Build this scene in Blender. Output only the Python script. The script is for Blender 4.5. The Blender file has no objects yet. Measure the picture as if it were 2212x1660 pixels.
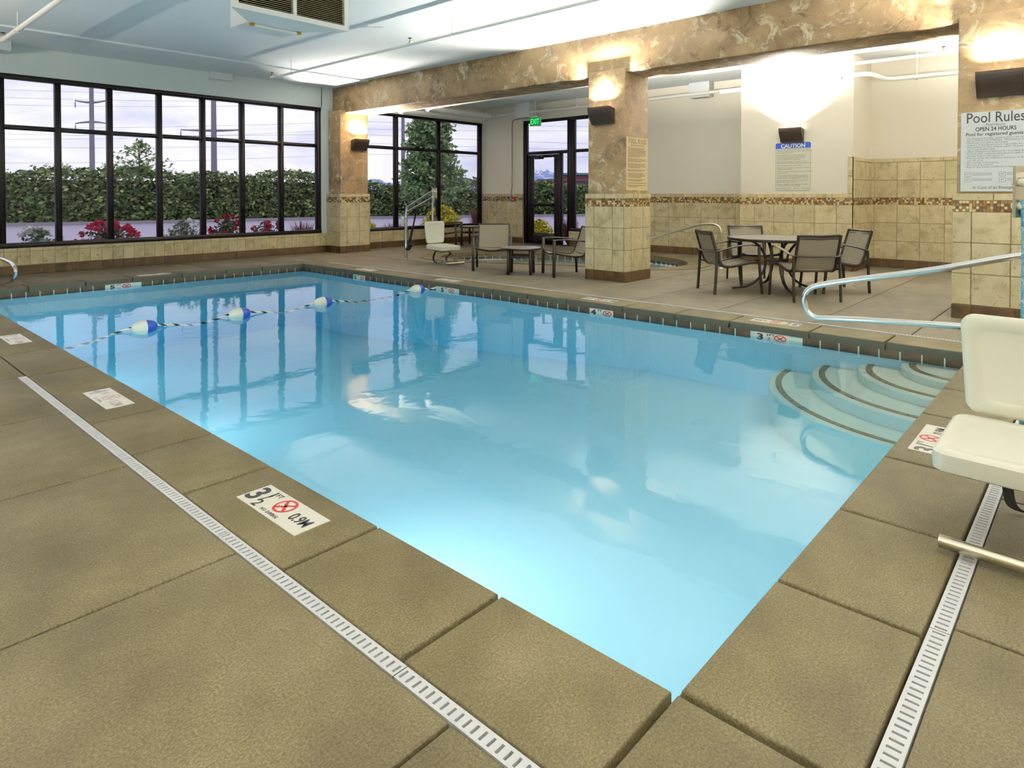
import bpy, bmesh, math, random
from mathutils import Vector, Matrix
random.seed(7)
C = bpy.context.scene.collection
PI = math.pi
# ------------------------------------------------------------------ camera
cam_d = bpy.data.cameras.new('camera'); cam = bpy.data.objects.new('camera', cam_d); C.objects.link(cam)
cam.location = (0, 0, 1.35)
cam.rotation_euler = (math.radians(90 - 1.004), 0, math.radians(42.2725 - 90))
cam_d.sensor_fit = 'HORIZONTAL'; cam_d.sensor_width = 36
cam_d.lens = 1422.9 / 2212 * 36
cam_d.shift_y = -(830 - 444.5) / 2212
cam_d.clip_start = 0.05; cam_d.clip_end = 60000
bpy.context.scene.camera = cam
# ------------------------------------------------------------------ view
vs = bpy.context.scene.view_settings
vs.view_transform = 'Standard'; vs.look = 'None'; vs.gamma = 1.0; vs.use_curve_mapping = False
vs.exposure = 0.0
cy = bpy.context.scene.cycles
cy.max_bounces = 7; cy.diffuse_bounces = 4; cy.glossy_bounces = 4; cy.transmission_bounces = 4; cy.transparent_max_bounces = 12
cy.use_adaptive_sampling = True; cy.adaptive_threshold = .05; cy.sample_clamp_indirect = 6.0
# ------------------------------------------------------------------ world: bright broken overcast
w = bpy.data.worlds.new('overcast_sky'); bpy.context.scene.world = w; w.use_nodes = True
nt = w.node_tree; nt.nodes.clear()
wo = nt.nodes.new('ShaderNodeOutputWorld'); bg = nt.nodes.new('ShaderNodeBackground')
tc = nt.nodes.new('ShaderNodeTexCoord'); mp = nt.nodes.new('ShaderNodeMapping'); mp.inputs['Scale'].default_value = (1.6, 1.6, 7.0)
nz = nt.nodes.new('ShaderNodeTexNoise'); nz.inputs['Scale'].default_value = 2.2; nz.inputs['Detail'].default_value = 7; nz.inputs['Roughness'].default_value = .55
nz.inputs['Distortion'].default_value = .6
cr = nt.nodes.new('ShaderNodeValToRGB')
cr.color_ramp.elements[0].position = .32; cr.color_ramp.elements[0].color = (.64, .66, .88, 1)
cr.color_ramp.elements[1].position = .56; cr.color_ramp.elements[1].color = (1.0, .99, 1.03, 1)
nt.links.new(tc.outputs['Generated'], mp.inputs['Vector']); nt.links.new(mp.outputs[0], nz.inputs['Vector'])
nt.links.new(nz.outputs['Fac'], cr.inputs['Fac']); nt.links.new(cr.outputs['Color'], bg.inputs['Color'])
bg.inputs['Strength'].default_value = 1.1
nt.links.new(bg.outputs[0], wo.inputs[0])
LAMP = 410.0            # watts of one wall lamp
POOL_LAMP = 22.0          # watts of one underwater light
LAMP_COL = (1.0, .94, .84)
# ------------------------------------------------------------------ materials
MATS = {}
def nodes(name):
    m = bpy.data.materials.new(name); m.use_nodes = True
    t = m.node_tree; b = t.nodes['Principled BSDF']; MATS[name] = m
    return m, t, b
def rgb(r, g, b):                      # sRGB 0-255 -> linear
    f = lambda c: (c / 255 / 12.92) if c / 255 <= .04045 else ((c / 255 + .055) / 1.055) ** 2.4
    return (f(r), f(g), f(b), 1)
def plain(name, col, rough=.5, metal=0.0, var=0.0, bump=0.0, bscale=60, spec=.5, trans=0.0):
    m, t, b = nodes(name)
    b.inputs['Base Color'].default_value = col; b.inputs['Roughness'].default_value = rough
    b.inputs['Metallic'].default_value = metal; b.inputs['Specular IOR Level'].default_value = spec
    g = t.nodes.new('ShaderNodeNewGeometry')
    if var or bump:
        n = t.nodes.new('ShaderNodeTexNoise'); n.inputs['Scale'].default_value = bscale; n.inputs['Detail'].default_value = 4
        t.links.new(g.outputs['Position'], n.inputs['Vector'])
    if var:
        mx = t.nodes.new('ShaderNodeMix'); mx.data_type = 'RGBA'
        mx.inputs['A'].default_value = tuple(c * (1 - var) for c in col[:3]) + (1,)
        mx.inputs['B'].default_value = tuple(min(1, c * (1 + var)) for c in col[:3]) + (1,)
        t.links.new(n.outputs['Fac'], mx.inputs['Factor']); t.links.new(mx.outputs['Result'], b.inputs['Base Color'])
    if bump:
        bp = t.nodes.new('ShaderNodeBump'); bp.inputs['Strength'].default_value = bump; bp.inputs['Distance'].default_value = .01
        t.links.new(n.outputs['Fac'], bp.inputs['Height']); t.links.new(bp.outputs[0], b.inputs['Normal'])
    return m
def ramp(t, pts):
    r = t.nodes.new('ShaderNodeValToRGB'); e = r.color_ramp.elements
    while len(e) < len(pts): e.new(.5)
    for k, (p, c) in enumerate(pts): e[k].position = p; e[k].color = c
    return r
def noise(t, vec, scale, detail=4, rough=.5, dist=0.0):
    n = t.nodes.new('ShaderNodeTexNoise'); n.inputs['Scale'].default_value = scale; n.inputs['Detail'].default_value = detail
    n.inputs['Roughness'].default_value = rough; n.inputs['Distortion'].default_value = dist
    t.links.new(vec, n.inputs['Vector']); return n.outputs['Fac']
def mixc(t, fac, a, b, blend='MIX'):
    m = t.nodes.new('ShaderNodeMix'); m.data_type = 'RGBA'; m.blend_type = blend
    for s, v in (('Factor', fac), ('A', a), ('B', b)):
        if hasattr(v, 'links'): t.links.new(v, m.inputs[s])
        else: m.inputs[s].default_value = v
    return m.outputs['Result']
def math_(t, op, a, b=0.0, c=None):
    m = t.nodes.new('ShaderNodeMath'); m.operation = op
    for k, v in enumerate((a, b) if c is None else (a, b, c)):
        if hasattr(v, 'links'): t.links.new(v, m.inputs[k])
        else: m.inputs[k].default_value = v
    return m.outputs[0]
def bump(t, b, h, strength, dist=.01):
    bp = t.nodes.new('ShaderNodeBump'); bp.inputs['Strength'].default_value = strength; bp.inputs['Distance'].default_value = dist
    t.links.new(h, bp.inputs['Height']); t.links.new(bp.outputs[0], b.inputs['Normal'])
def pos(t): return t.nodes.new('ShaderNodeNewGeometry').outputs['Position']
def orand(t): return t.nodes.new('ShaderNodeObjectInfo').outputs['Random']

def concrete(name, dark, mid, light, stains=False):
    m, t, b = nodes(name); p = pos(t)
    big = noise(t, p, 1.3, 3, .6); fine = noise(t, p, 130, 3, .8)
    c = ramp(t, [(.3, dark), (.52, mid), (.75, light)]); t.links.new(big, c.inputs['Fac'])
    sp = ramp(t, [(.34, (.55, .54, .5, 1)), (.5, (.98, .98, .98, 1)), (.64, (1.55, 1.52, 1.35, 1))]); t.links.new(fine, sp.inputs['Fac'])
    col = mixc(t, 1.0, c.outputs['Color'], sp.outputs['Color'], 'MULTIPLY')
    mid_n = noise(t, p, 5, 3, .7)
    r2 = ramp(t, [(.3, (.83, .82, .8, 1)), (.62, (1.06, 1.06, 1.06, 1))]); t.links.new(mid_n, r2.inputs['Fac'])
    col = mixc(t, 1.0, col, r2.outputs['Color'], 'MULTIPLY')
    oi = orand(t); rr = ramp(t, [(0, (.92, .92, .92, 1)), (1, (1.06, 1.06, 1.05, 1))]); t.links.new(oi, rr.inputs['Fac'])
    col = mixc(t, 1.0, col, rr.outputs['Color'], 'MULTIPLY')
    if stains:                          # damp marks on the deck around the spa and the tables
        mp = t.nodes.new('ShaderNodeMapping'); mp.inputs['Scale'].default_value = (1.6, 3.4, 1); mp.inputs['Rotation'].default_value = (0, 0, .7)
        t.links.new(p, mp.inputs['Vector']); s = noise(t, mp.outputs[0], 1.15, 3, .5, 1.2)
        sr = ramp(t, [(.63, (0, 0, 0, 1)), (.655, (1, 1, 1, 1))]); t.links.new(s, sr.inputs['Fac'])
        col = mixc(t, math_(t, 'MULTIPLY', sr.outputs['Color'], .55), col, (.12, .095, .05, 1))
    t.links.new(col, b.inputs['Base Color'])
    b.inputs['Roughness'].default_value = .62; b.inputs['Specular IOR Level'].default_value = .35
    bump(t, b, fine, .35, .004)
    return m
concrete('deck_concrete', rgb(75, 67, 46), rgb(95, 86, 62), rgb(113, 104, 80))
concrete('deck_far', rgb(86, 78, 64), rgb(102, 94, 78), rgb(116, 108, 92), True)
concrete('coping_concrete', rgb(72, 64, 42), rgb(92, 83, 57), rgb(112, 102, 76))
plain('joint_dark', rgb(62, 54, 36), .9)

def stone(name, dark, mid, light):
    m, t, b = nodes(name); p = pos(t)
    off = t.nodes.new('ShaderNodeVectorMath'); off.operation = 'ADD'
    cb = t.nodes.new('ShaderNodeCombineXYZ'); r = orand(t)
    t.links.new(math_(t, 'MULTIPLY', r, 37.0), cb.inputs[0]); t.links.new(math_(t, 'MULTIPLY', r, 91.0), cb.inputs[2])
    t.links.new(p, off.inputs[0]); t.links.new(cb.outputs[0], off.inputs[1])
    n = noise(t, off.outputs[0], 5, 4, .62, .35); n2 = noise(t, off.outputs[0], 17, 4, .7, .3)
    c = ramp(t, [(.28, dark), (.46, mid), (.7, light)]); t.links.new(n, c.inputs['Fac'])
    pit = ramp(t, [(.33, (.55, .5, .4, 1)), (.41, (1, 1, 1, 1))]); t.links.new(n2, pit.inputs['Fac'])
    col = mixc(t, 1.0, c.outputs['Color'], pit.outputs['Color'], 'MULTIPLY')
    rr = ramp(t, [(0, (.9, .9, .88, 1)), (1, (1.08, 1.07, 1.05, 1))]); t.links.new(r, rr.inputs['Fac'])
    t.links.new(mixc(t, 1.0, col, rr.outputs['Color'], 'MULTIPLY'), b.inputs['Base Color'])
    b.inputs['Roughness'].default_value = .45
    bump(t, b, n2, .25, .004)
stone('stone_tile', rgb(158, 142, 106), rgb(192, 178, 140), rgb(212, 200, 166))
stone('brown_tile', rgb(46, 31, 10), rgb(66, 46, 17), rgb(88, 62, 24))
stone('water_tile', rgb(40, 36, 26), rgb(66, 52, 34), rgb(92, 76, 54))
plain('grout', rgb(140, 126, 92), .9, var=.1)
plain('pool_grout', rgb(205, 225, 218), .8)
plain('chip_dark', rgb(88, 56, 24), .35); plain('chip_mid', rgb(140, 102, 50), .35)
plain('chip_light', rgb(216, 200, 150), .35); plain('chip_grey', rgb(122, 112, 84), .35)
plain('step_chip', rgb(120, 112, 84), .5, var=.25, bscale=9)

def faux(name):                         # hand-trowelled mottled plaster
    m, t, b = nodes(name); p = pos(t)
    a = noise(t, p, 1.9, 4, .66, .6); f = noise(t, p, 4.2, 6, .74, 1.0); h = noise(t, p, 3.4, 6, .78, 1.2)
    c = ramp(t, [(.30, rgb(94, 74, 50)), (.45, rgb(140, 114, 80)), (.60, rgb(164, 138, 100)), (.78, rgb(184, 160, 124))])
    t.links.new(a, c.inputs['Fac'])
    d = ramp(t, [(.33, (.36, .30, .23, 1)), (.45, (1, 1, 1, 1))]); t.links.new(f, d.inputs['Fac'])
    col = mixc(t, 1.0, c.outputs['Color'], d.outputs['Color'], 'MULTIPLY')
    wp = ramp(t, [(.54, (0, 0, 0, 1)), (.66, (1, 1, 1, 1))]); t.links.new(h, wp.inputs['Fac'])
    col = mixc(t, math_(t, 'MULTIPLY', wp.outputs['Color'], .75), col, rgb(232, 218, 186))
    t.links.new(col, b.inputs['Base Color']); b.inputs['Roughness'].default_value = .55
    bump(t, b, f, .3, .012)
faux('faux_plaster')
plain('ceiling_paint', rgb(236, 242, 244), .8, bump=.08, bscale=90)
plain('wall_paint_cool', rgb(222, 232, 232), .8, bump=.1, bscale=120)
plain('wall_paint_cream', rgb(247, 240, 224), .75, bump=.06, bscale=120)
plain('white_enamel', rgb(238, 238, 234), .4)
plain('pipe_white', rgb(240, 238, 230), .45)
plain('frame_black', rgb(17, 12, 14), .4, spec=.25)
plain('lamp_bronze', rgb(52, 42, 34), .4, metal=.3)
plain('steel', rgb(226, 226, 224), .14, metal=1.0)
plain('brushed_steel', rgb(208, 200, 180), .28, metal=1.0)
plain('grate_plastic', rgb(206, 206, 208), .5)
plain('slot_dark', rgb(12, 10, 9), .9, spec=.1)
plain('chair_bronze', rgb(36, 27, 17), .42, metal=.05, spec=.35)
plain('table_top', rgb(138, 132, 126), .3)
plain('lift_plastic', rgb(226, 224, 206), .38, var=.03, bscale=6)
plain('black_strap', rgb(24, 20, 16), .6); plain('actuator_black', rgb(22, 22, 24), .4)
plain('box_white', rgb(226, 230, 232), .5)
plain('text_black', rgb(34, 28, 28), .6); plain('text_brown', rgb(98, 78, 46), .6); plain('text_grey', rgb(110, 108, 108), .6)
plain('text_blue_grey', rgb(120, 122, 120), .6)
plain('sign_white', rgb(224, 228, 228), .45); plain('sign_cream', rgb(214, 196, 148), .45); plain('sign_caution', rgb(226, 226, 206), .45)
plain('sign_blue', rgb(18, 70, 176), .45); plain('text_white', rgb(244, 244, 240), .5)
plain('marker_tile', rgb(232, 228, 214), .35); plain('marker_red', rgb(176, 50, 44), .5); plain('marker_black', rgb(38, 36, 40), .5)
plain('float_white', rgb(228, 228, 214), .4); plain('float_blue', rgb(24, 70, 170), .35)
plain('rope_white', rgb(226, 228, 214), .8); plain('rope_black', rgb(34, 34, 48), .8)
plain('alarm_red', rgb(170, 24, 24), .4); plain('metal_grey', rgb(150, 148, 142), .4, metal=.6)
plain('brass', rgb(190, 140, 40), .4, metal=.7); plain('rust', rgb(168, 128, 40), .8)
def blue_mast():
    m, t, b = nodes('worn_blue'); p = pos(t); n = noise(t, p, 70, 6, .8, 1.0)
    c = ramp(t, [(.40, rgb(228, 230, 228)), (.48, rgb(96, 170, 190)), (.60, rgb(70, 140, 170)), (.68, rgb(40, 46, 46))])
    t.links.new(n, c.inputs['Fac']); t.links.new(c.outputs['Color'], b.inputs['Base Color']); b.inputs['Roughness'].default_value = .5
blue_mast()
def fabric(name, c1, c2):
    m, t, b = nodes(name); p = pos(t)
    v = t.nodes.new('ShaderNodeTexNoise'); mp = t.nodes.new('ShaderNodeMapping'); mp.inputs['Scale'].default_value = (40, 40, 400)
    t.links.new(p, mp.inputs['Vector']); t.links.new(mp.outputs[0], v.inputs['Vector']); v.inputs['Scale'].default_value = 1
    t.links.new(mixc(t, v.outputs['Fac'], c1, c2), b.inputs['Base Color']); b.inputs['Roughness'].default_value = .75
fabric('sling_fabric', rgb(112, 104, 86), rgb(140, 131, 110))
def emit(name, col, s):
    m = bpy.data.materials.new(name); m.use_nodes = True; t = m.node_tree; t.nodes.clear()
    o = t.nodes.new('ShaderNodeOutputMaterial'); e = t.nodes.new('ShaderNodeEmission')
    e.inputs['Color'].default_value = tuple(col) + (1,); e.inputs['Strength'].default_value = s
    t.links.new(e.outputs[0], o.inputs[0]); MATS[name] = m
emit('lamp_tube', (1, .93, .8), 12.0); emit('exit_green', (.0, .5, .06), .55); emit('exit_letter', (.12, 1.0, .25), 1.5)
def clear(name, tint, rough, ior, extra=0.0):
    m = bpy.data.materials.new(name); m.use_nodes = True; t = m.node_tree; t.nodes.clear(); MATS[name] = m
    o = t.nodes.new('ShaderNodeOutputMaterial'); mx = t.nodes.new('ShaderNodeMixShader')
    tr = t.nodes.new('ShaderNodeBsdfTransparent'); tr.inputs[0].default_value = tint
    gl = t.nodes.new('ShaderNodeBsdfGlossy'); gl.inputs['Roughness'].default_value = rough
    fr = t.nodes.new('ShaderNodeFresnel'); fr.inputs['IOR'].default_value = ior
    t.links.new(fr.outputs[0], mx.inputs[0]); t.links.new(tr.outputs[0], mx.inputs[1]); t.links.new(gl.outputs[0], mx.inputs[2])
    t.links.new(mx.outputs[0], o.inputs['Surface'])
    return m, t, o, gl, fr
clear('window_glass', (.97, .97, 1, 1), .0, 1.35)
def water(name, bs, absorb, dens):
    m, t, o, gl, fr = clear(name, (1, 1, 1, 1), .035, 1.42)
    p = pos(t); n = noise(t, p, 1.6, 3, .5, .5); n2 = noise(t, p, 7, 2, .5)
    h = math_(t, 'ADD', n, math_(t, 'MULTIPLY', n2, .12))
    bp = t.nodes.new('ShaderNodeBump'); bp.inputs['Strength'].default_value = bs; bp.inputs['Distance'].default_value = .03
    t.links.new(h, bp.inputs['Height']); t.links.new(bp.outputs[0], gl.inputs['Normal']); t.links.new(bp.outputs[0], fr.inputs['Normal'])
    va = t.nodes.new('ShaderNodeVolumeAbsorption'); va.inputs['Color'].default_value = absorb; va.inputs['Density'].default_value = dens
    t.links.new(va.outputs[0], o.inputs['Volume'])
water('pool_water', .10, (.08, .82, .99, 1), .27)
water('spa_water', .12, (.45, .9, .86, 1), .35)
plain('pool_plaster', rgb(226, 244, 251), .7, var=.03, bscale=2)
plain('step_plaster', rgb(214, 226, 216), .7)

# ------------------------------------------------------------------ mesh helpers
class MB:
    def __init__(s): s.v = []; s.f = []; s.m = []
    def add(s, vs, fs, mi=0):
        o = len(s.v); s.v += [tuple(x) for x in vs]; s.f += [tuple(i + o for i in f) for f in fs]; s.m += [mi] * len(fs); return s
    def box(s, a, b, mi=0):
        x0, y0, z0 = a; x1, y1, z1 = b
        return s.add([(x0, y0, z0), (x1, y0, z0), (x1, y1, z0), (x0, y1, z0), (x0, y0, z1), (x1, y0, z1), (x1, y1, z1), (x0, y1, z1)],
                     [(0, 3, 2, 1), (4, 5, 6, 7), (0, 1, 5, 4), (1, 2, 6, 5), (2, 3, 7, 6), (3, 0, 4, 7)], mi)
    def bar(s, p, q, wx, wy, up=(0, 0, 1), mi=0):        # square bar between two points
        p = Vector(p); q = Vector(q); d = (q - p).normalized(); u = Vector(up)
        if abs(d.dot(u)) > .98: u = Vector((1, 0, 0))
        a = d.cross(u).normalized(); b = a.cross(d)
        vs = []
        for c in (p, q):
            for i, j in ((-1, -1), (1, -1), (1, 1), (-1, 1)): vs.append(c + a * (i * wx / 2) + b * (j * wy / 2))
        return s.add(vs, [(0, 1, 2, 3), (7, 6, 5, 4), (0, 4, 5, 1), (1, 5, 6, 2), (2, 6, 7, 3), (3, 7, 4, 0)], mi)
    def tube(s, pts, r, n=10, r2=None, mi=0, up=None, caps=True):
        pts = [Vector(p) for p in pts]; o = len(s.v); L = len(pts); r2 = r2 or r; ref = Vector(up) if up else None
        prev = None
        for k, p in enumerate(pts):
            d = (pts[min(k + 1, L - 1)] - pts[max(k - 1, 0)]).normalized()
            if ref is not None: a = d.cross(ref)
            elif prev is None: a = d.cross(Vector((0, 0, 1)) if abs(d.z) < .9 else Vector((1, 0, 0)))
            else: a = prev - d * prev.dot(d)
            a.normalize(); prev = a; b = d.cross(a)
            rr = r[k] if isinstance(r, (list, tuple)) else r; rb = rr if isinstance(r, (list, tuple)) else r2
            for j in range(n):
                t = 2 * PI * j / n; s.v.append(tuple(p + a * (math.cos(t) * rr) + b * (math.sin(t) * rb)))
        for k in range(L - 1):
            for j in range(n):
                s.f.append((o + k * n + j, o + k * n + (j + 1) % n, o + (k + 1) * n + (j + 1) % n, o + (k + 1) * n + j)); s.m.append(mi)
        if caps:
            s.f.append(tuple(o + j for j in range(n))[::-1]); s.f.append(tuple(o + (L - 1) * n + j for j in range(n))); s.m += [mi, mi]
        return s
    def lathe(s, prof, c=(0, 0, 0), n=24, mi=0, ax='z'):
        o = len(s.v); L = len(prof)
        for r, z in prof:
            for j in range(n):
                t = 2 * PI * j / n; a, b = r * math.cos(t), r * math.sin(t)
                q = {'z': (a, b, z), 'x': (z, a, b), 'y': (b, z, a)}[ax]
                s.v.append((c[0] + q[0], c[1] + q[1], c[2] + q[2]))
        for k in range(L - 1):
            for j in range(n):
                s.f.append((o + k * n + j, o + k * n + (j + 1) % n, o + (k + 1) * n + (j + 1) % n, o + (k + 1) * n + j)); s.m.append(mi)
        if prof[0][0] > 1e-6: s.f.append(tuple(o + j for j in range(n))[::-1]); s.m.append(mi)
        if prof[-1][0] > 1e-6: s.f.append(tuple(o + (L - 1) * n + j for j in range(n))); s.m.append(mi)
        return s
    def prism(s, poly, fn, d0, d1, mi=0):                # poly 2D, fn(u,v,d)->xyz
        n = len(poly); vs = [fn(u, v, d0) for u, v in poly] + [fn(u, v, d1) for u, v in poly]
        fs = [tuple(range(n))[::-1], tuple(range(n, 2 * n))] + [(i, (i + 1) % n, n + (i + 1) % n, n + i) for i in range(n)]
        return s.add(vs, fs, mi)
    def mesh(s, name, mats, smooth=False):
        me = bpy.data.meshes.new(name); me.from_pydata(s.v, [], s.f)
        for m in (mats if isinstance(mats, (list, tuple)) else [mats]): me.materials.append(MATS[m])
        me.polygons.foreach_set('material_index', s.m)
        if smooth: me.polygons.foreach_set('use_smooth', [True] * len(me.polygons))
        bm = bmesh.new(); bm.from_mesh(me); bmesh.ops.recalc_face_normals(bm, faces=bm.faces)
        if smooth:
            for e in bm.edges:
                if len(e.link_faces) == 2 and e.calc_face_angle(0) > .7: e.smooth = False
        bm.to_mesh(me); bm.free(); me.update()
        return me
    def build(s, name, mats, parent=None, smooth=False, bevel=0.0, seg=2):
        me = s.mesh(name, mats, smooth)
        if bevel: bevel_mesh(me, bevel, seg)
        return link(name, me, parent)
def bevel_mesh(me, w_, seg=2, edges=None):
    bm = bmesh.new(); bm.from_mesh(me); bmesh.ops.remove_doubles(bm, verts=bm.verts, dist=1e-5)
    es = [e for e in bm.edges if len(e.link_faces) == 2 and e.calc_face_angle(0) > .5 and (edges is None or edges(e))]
    bmesh.ops.bevel(bm, geom=es, offset=w_, segments=seg, profile=.5, affect='EDGES', clamp_overlap=True)
    for f in bm.faces: f.smooth = True
    for e in bm.edges:
        if len(e.link_faces) == 2 and e.calc_face_angle(0) > .9: e.smooth = False
    bm.to_mesh(me); bm.free(); me.update()
def link(name, me, parent=None):
    o = bpy.data.objects.new(name, me); C.objects.link(o)
    if parent: o.parent = parent
    return o
def thing(name, label, cat, loc=(0, 0, 0), rz=0.0, group=None):
    o = bpy.data.objects.new(name, None); C.objects.link(o); o.empty_display_size = .1
    o.location = loc; o.rotation_euler = (0, 0, rz); return tag(o, label, cat, group)
def tag(o, label=None, cat=None, group=None, kind=None):
    if label: o['label'] = label
    if cat: o['category'] = cat
    if group: o['group'] = group
    if kind: o['kind'] = kind
    return o
def struct(o): o['kind'] = 'structure'; return o
def sempty(name, loc=(0, 0, 0)):
    o = bpy.data.objects.new(name, None); C.objects.link(o); o.location = loc; o['kind'] = 'structure'; return o
def copy_tree(o, parent=None):
    c = o.copy(); C.objects.link(c); c.parent = parent
    for ch in list(o.children): copy_tree(ch, c)
    return c
def spline(pts, n=8, closed=False):                       # Catmull-Rom through points
    P = [Vector(p) for p in pts]; out = []; L = len(P)
    rng = range(L) if closed else range(L - 1)
    for i in rng:
        g = (lambda k: P[k % L]) if closed else (lambda k: P[min(max(k, 0), L - 1)])
        a, b, c, d = g(i - 1), g(i), g(i + 1), g(i + 2)
        for k in range(n):
            t = k / n
            out.append(.5 * ((2 * b) + (c - a) * t + (2 * a - 5 * b + 4 * c - d) * t * t + (3 * b - a - 3 * c + d) * t ** 3))
    if not closed: out.append(P[-1])
    return out
def fillet(pts, r, n=6):                                  # polyline with rounded corners
    P = [Vector(p) for p in pts]; out = [P[0]]
    for i in range(1, len(P) - 1):
        a, b, c = P[i - 1], P[i], P[i + 1]; u = (a - b); v = (c - b)
        k = min(r, u.length * .49, v.length * .49); p = b + u.normalized() * k; q = b + v.normalized() * k
        for j in range(n + 1):
            t = j / n; out.append(p * (1 - t) ** 2 + b * 2 * t * (1 - t) + q * t * t)
    out.append(P[-1]); return out
# orientation of flat work: columns = right, up, out
FACE_X = Matrix(((0, 0, -1), (-1, 0, 0), (0, 1, 0))).to_4x4()      # on a wall that faces -X
FACE_Y = Matrix(((1, 0, 0), (0, 0, -1), (0, 1, 0))).to_4x4()       # on a wall that faces -Y
def at(o, frame, loc): o.matrix_local = Matrix.Translation(loc) @ frame; return o
_txt = {}
def text_mesh(s, size, bold=0.0, align='LEFT', res=3, depth=.0006):
    k = (s, size, bold, align)
    if k in _txt: return _txt[k]
    cu = bpy.data.curves.new('lettering', 'FONT'); cu.body = s; cu.size = size; cu.offset = bold; cu.align_x = align
    cu.resolution_u = res; cu.extrude = depth; cu.fill_mode = 'FRONT' if depth == 0 else 'BOTH'
    ob = bpy.data.objects.new('lettering', cu); C.objects.link(ob)
    me = bpy.data.meshes.new_from_object(ob); bpy.data.objects.remove(ob); bpy.data.curves.remove(cu)
    _txt[k] = me; return me
def text(s, size, mat, parent, frame, loc, bold=0.0, align='LEFT', width=None, name='lettering', res=3):
    me = text_mesh(s, size, bold, align, res).copy(); me.materials.clear(); me.materials.append(MATS[mat])
    if width:
        xs = [v.co.x for v in me.vertices]
        if xs:
            k = width / max(1e-6, max(xs) - min(xs)); me.transform(Matrix.Diagonal((k, 1, 1, 1)))
    o = link(name, me, parent); at(o, frame, loc); return o
# tiles: chamfered slabs, local x = width, y = height, z = out of the wall
_tile = {}
def tile_mesh(w_, h, t_, mat, ch=.003):
    k = (round(w_, 3), round(h, 3), t_, mat)
    if k not in _tile:
        a, b = w_ / 2, h / 2
        vs = [(-a, -b, 0), (a, -b, 0), (a, b, 0), (-a, b, 0), (-a, -b, t_ - ch), (a, -b, t_ - ch), (a, b, t_ - ch), (-a, b, t_ - ch),
              (-a + ch, -b + ch, t_), (a - ch, -b + ch, t_), (a - ch, b - ch, t_), (-a + ch, b - ch, t_)]
        fs = [(8, 9, 10, 11)] + [(i, (i + 1) % 4, 4 + (i + 1) % 4, 4 + i) for i in range(4)] + [(4 + i, 4 + (i + 1) % 4, 8 + (i + 1) % 4, 8 + i) for i in range(4)]
        _tile[k] = MB().add(vs, fs).mesh('tile', mat)
    return _tile[k]
def frame_of(right, up, out):
    return Matrix((right, up, out)).transposed().to_4x4()
TB, R1, R2, R3, MZ, CAP = .155, .49, .825, 1.16, 1.28, 1.358      # tile courses
G_ = .007
def tile_face(parent, o, right, cols, base_w, rows, zrange=None, mosaic=True, cap=True, t_=.018, seed=0, caph=None, upper=()):
    """o = corner on the floor, right = unit vector along the wall; outward normal = right x up"""
    r = Vector(right); up = Vector((0, 0, 1)); out = r.cross(up); F = frame_of(r, up, out); o = Vector(o)
    L = cols[-1]
    def put(name, u0, u1, z0, z1, mat):
        if u1 - u0 < .02: return
        ob = link(name, tile_mesh(u1 - u0 - G_, z1 - z0 - G_, t_, mat), parent)
        at(ob, F, o + r * ((u0 + u1) / 2) + up * ((z0 + z1) / 2))
    n = max(1, round(L / base_w)); st = L / n
    for k in range(n): put('base_tile', k * st, (k + 1) * st, 0, TB, 'brown_tile')
    for z0, z1 in rows:
        for u0, u1 in zip(cols, cols[1:]): put('wall_tile', u0, u1, z0, z1, 'stone_tile')
    for z0, z1 in upper:
        for u0, u1 in zip(cols, cols[1:]): put('wall_tile', u0, u1, z0, z1, 'stone_tile')
    if cap:
        z0, z1 = caph or (MZ, CAP); n = max(1, round(L / .36)); st = L / n
        for k in range(n): put('cap_tile', k * st, (k + 1) * st, z0, z1, 'stone_tile')
    if mosaic:
        mb = MB(); nu = max(2, round(L / .031)); du = L / nu; nv = 4; dv = (MZ - R3) / nv; rnd = random.Random(seed)
        for i in range(nu):
            for j in range(nv):
                u0, v0 = i * du + .0016, R3 + j * dv + .0016; u1, v1 = (i + 1) * du - .0016, R3 + (j + 1) * dv - .0016
                mi = rnd.choices((0, 1, 2, 3), (4, 3, 4, 2))[0]; tt = t_ + rnd.uniform(-.002, .002)
                q = [o + r * u + up * v for u, v in ((u0, v0), (u1, v0), (u1, v1), (u0, v1))]
                vs = q + [p + out * tt for p in q]
                mb.add(vs, [(4, 5, 6, 7), (0, 1, 5, 4), (1, 2, 6, 5), (2, 3, 7, 6), (3, 0, 4, 7)], mi)
        tag(mb.build('mosaic_chips', ['chip_dark', 'chip_mid', 'chip_light', 'chip_grey'], parent), kind='stuff')
ROWS = [(TB, R1), (R1, R2), (R2, R3)]
# ------------------------------------------------------------------ setting: dimensions
PX0, PX1, PY0, PY1 = 1.61, 6.73, .86, 11.63           # pool edge (coping nose)
WZ = -.125                                              # water level
XL, YN, XR, YB = -2.2, -2.2, 13.6, 13.52                # room
ZC, ZA = 3.85, 3.79                                     # ceilings
XBM0, XBM1, ZBM = 8.62, 9.30, 3.21                      # beam
YAW = math.radians(42.2725); CY, SY = math.cos(YAW), math.sin(YAW)
def LD(l, d): return Vector((d * CY + l * SY, d * SY - l * CY, 0))   # lateral / depth from the place the photo was taken
SPA = [LD(*p) for p in [(-1.55, 14.2), (-1.15, 15.0), (0, 15.35), (1.1, 15.35), (2.2, 15.0), (3.1, 14.3), (3.45, 13.1), (3.15, 12.25), (2.4, 12.1), (1.34, 12.7), (-.06, 13.2), (-1.1, 13.5)]]
spa_in = spline(SPA, 8, True)
def offset_loop(P, d):
    n = len(P); out = []
    for i in range(n):
        t = (P[(i + 1) % n] - P[i - 1]).normalized(); out.append(P[i] + Vector((t.y, -t.x, 0)) * d)
    return out
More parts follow.
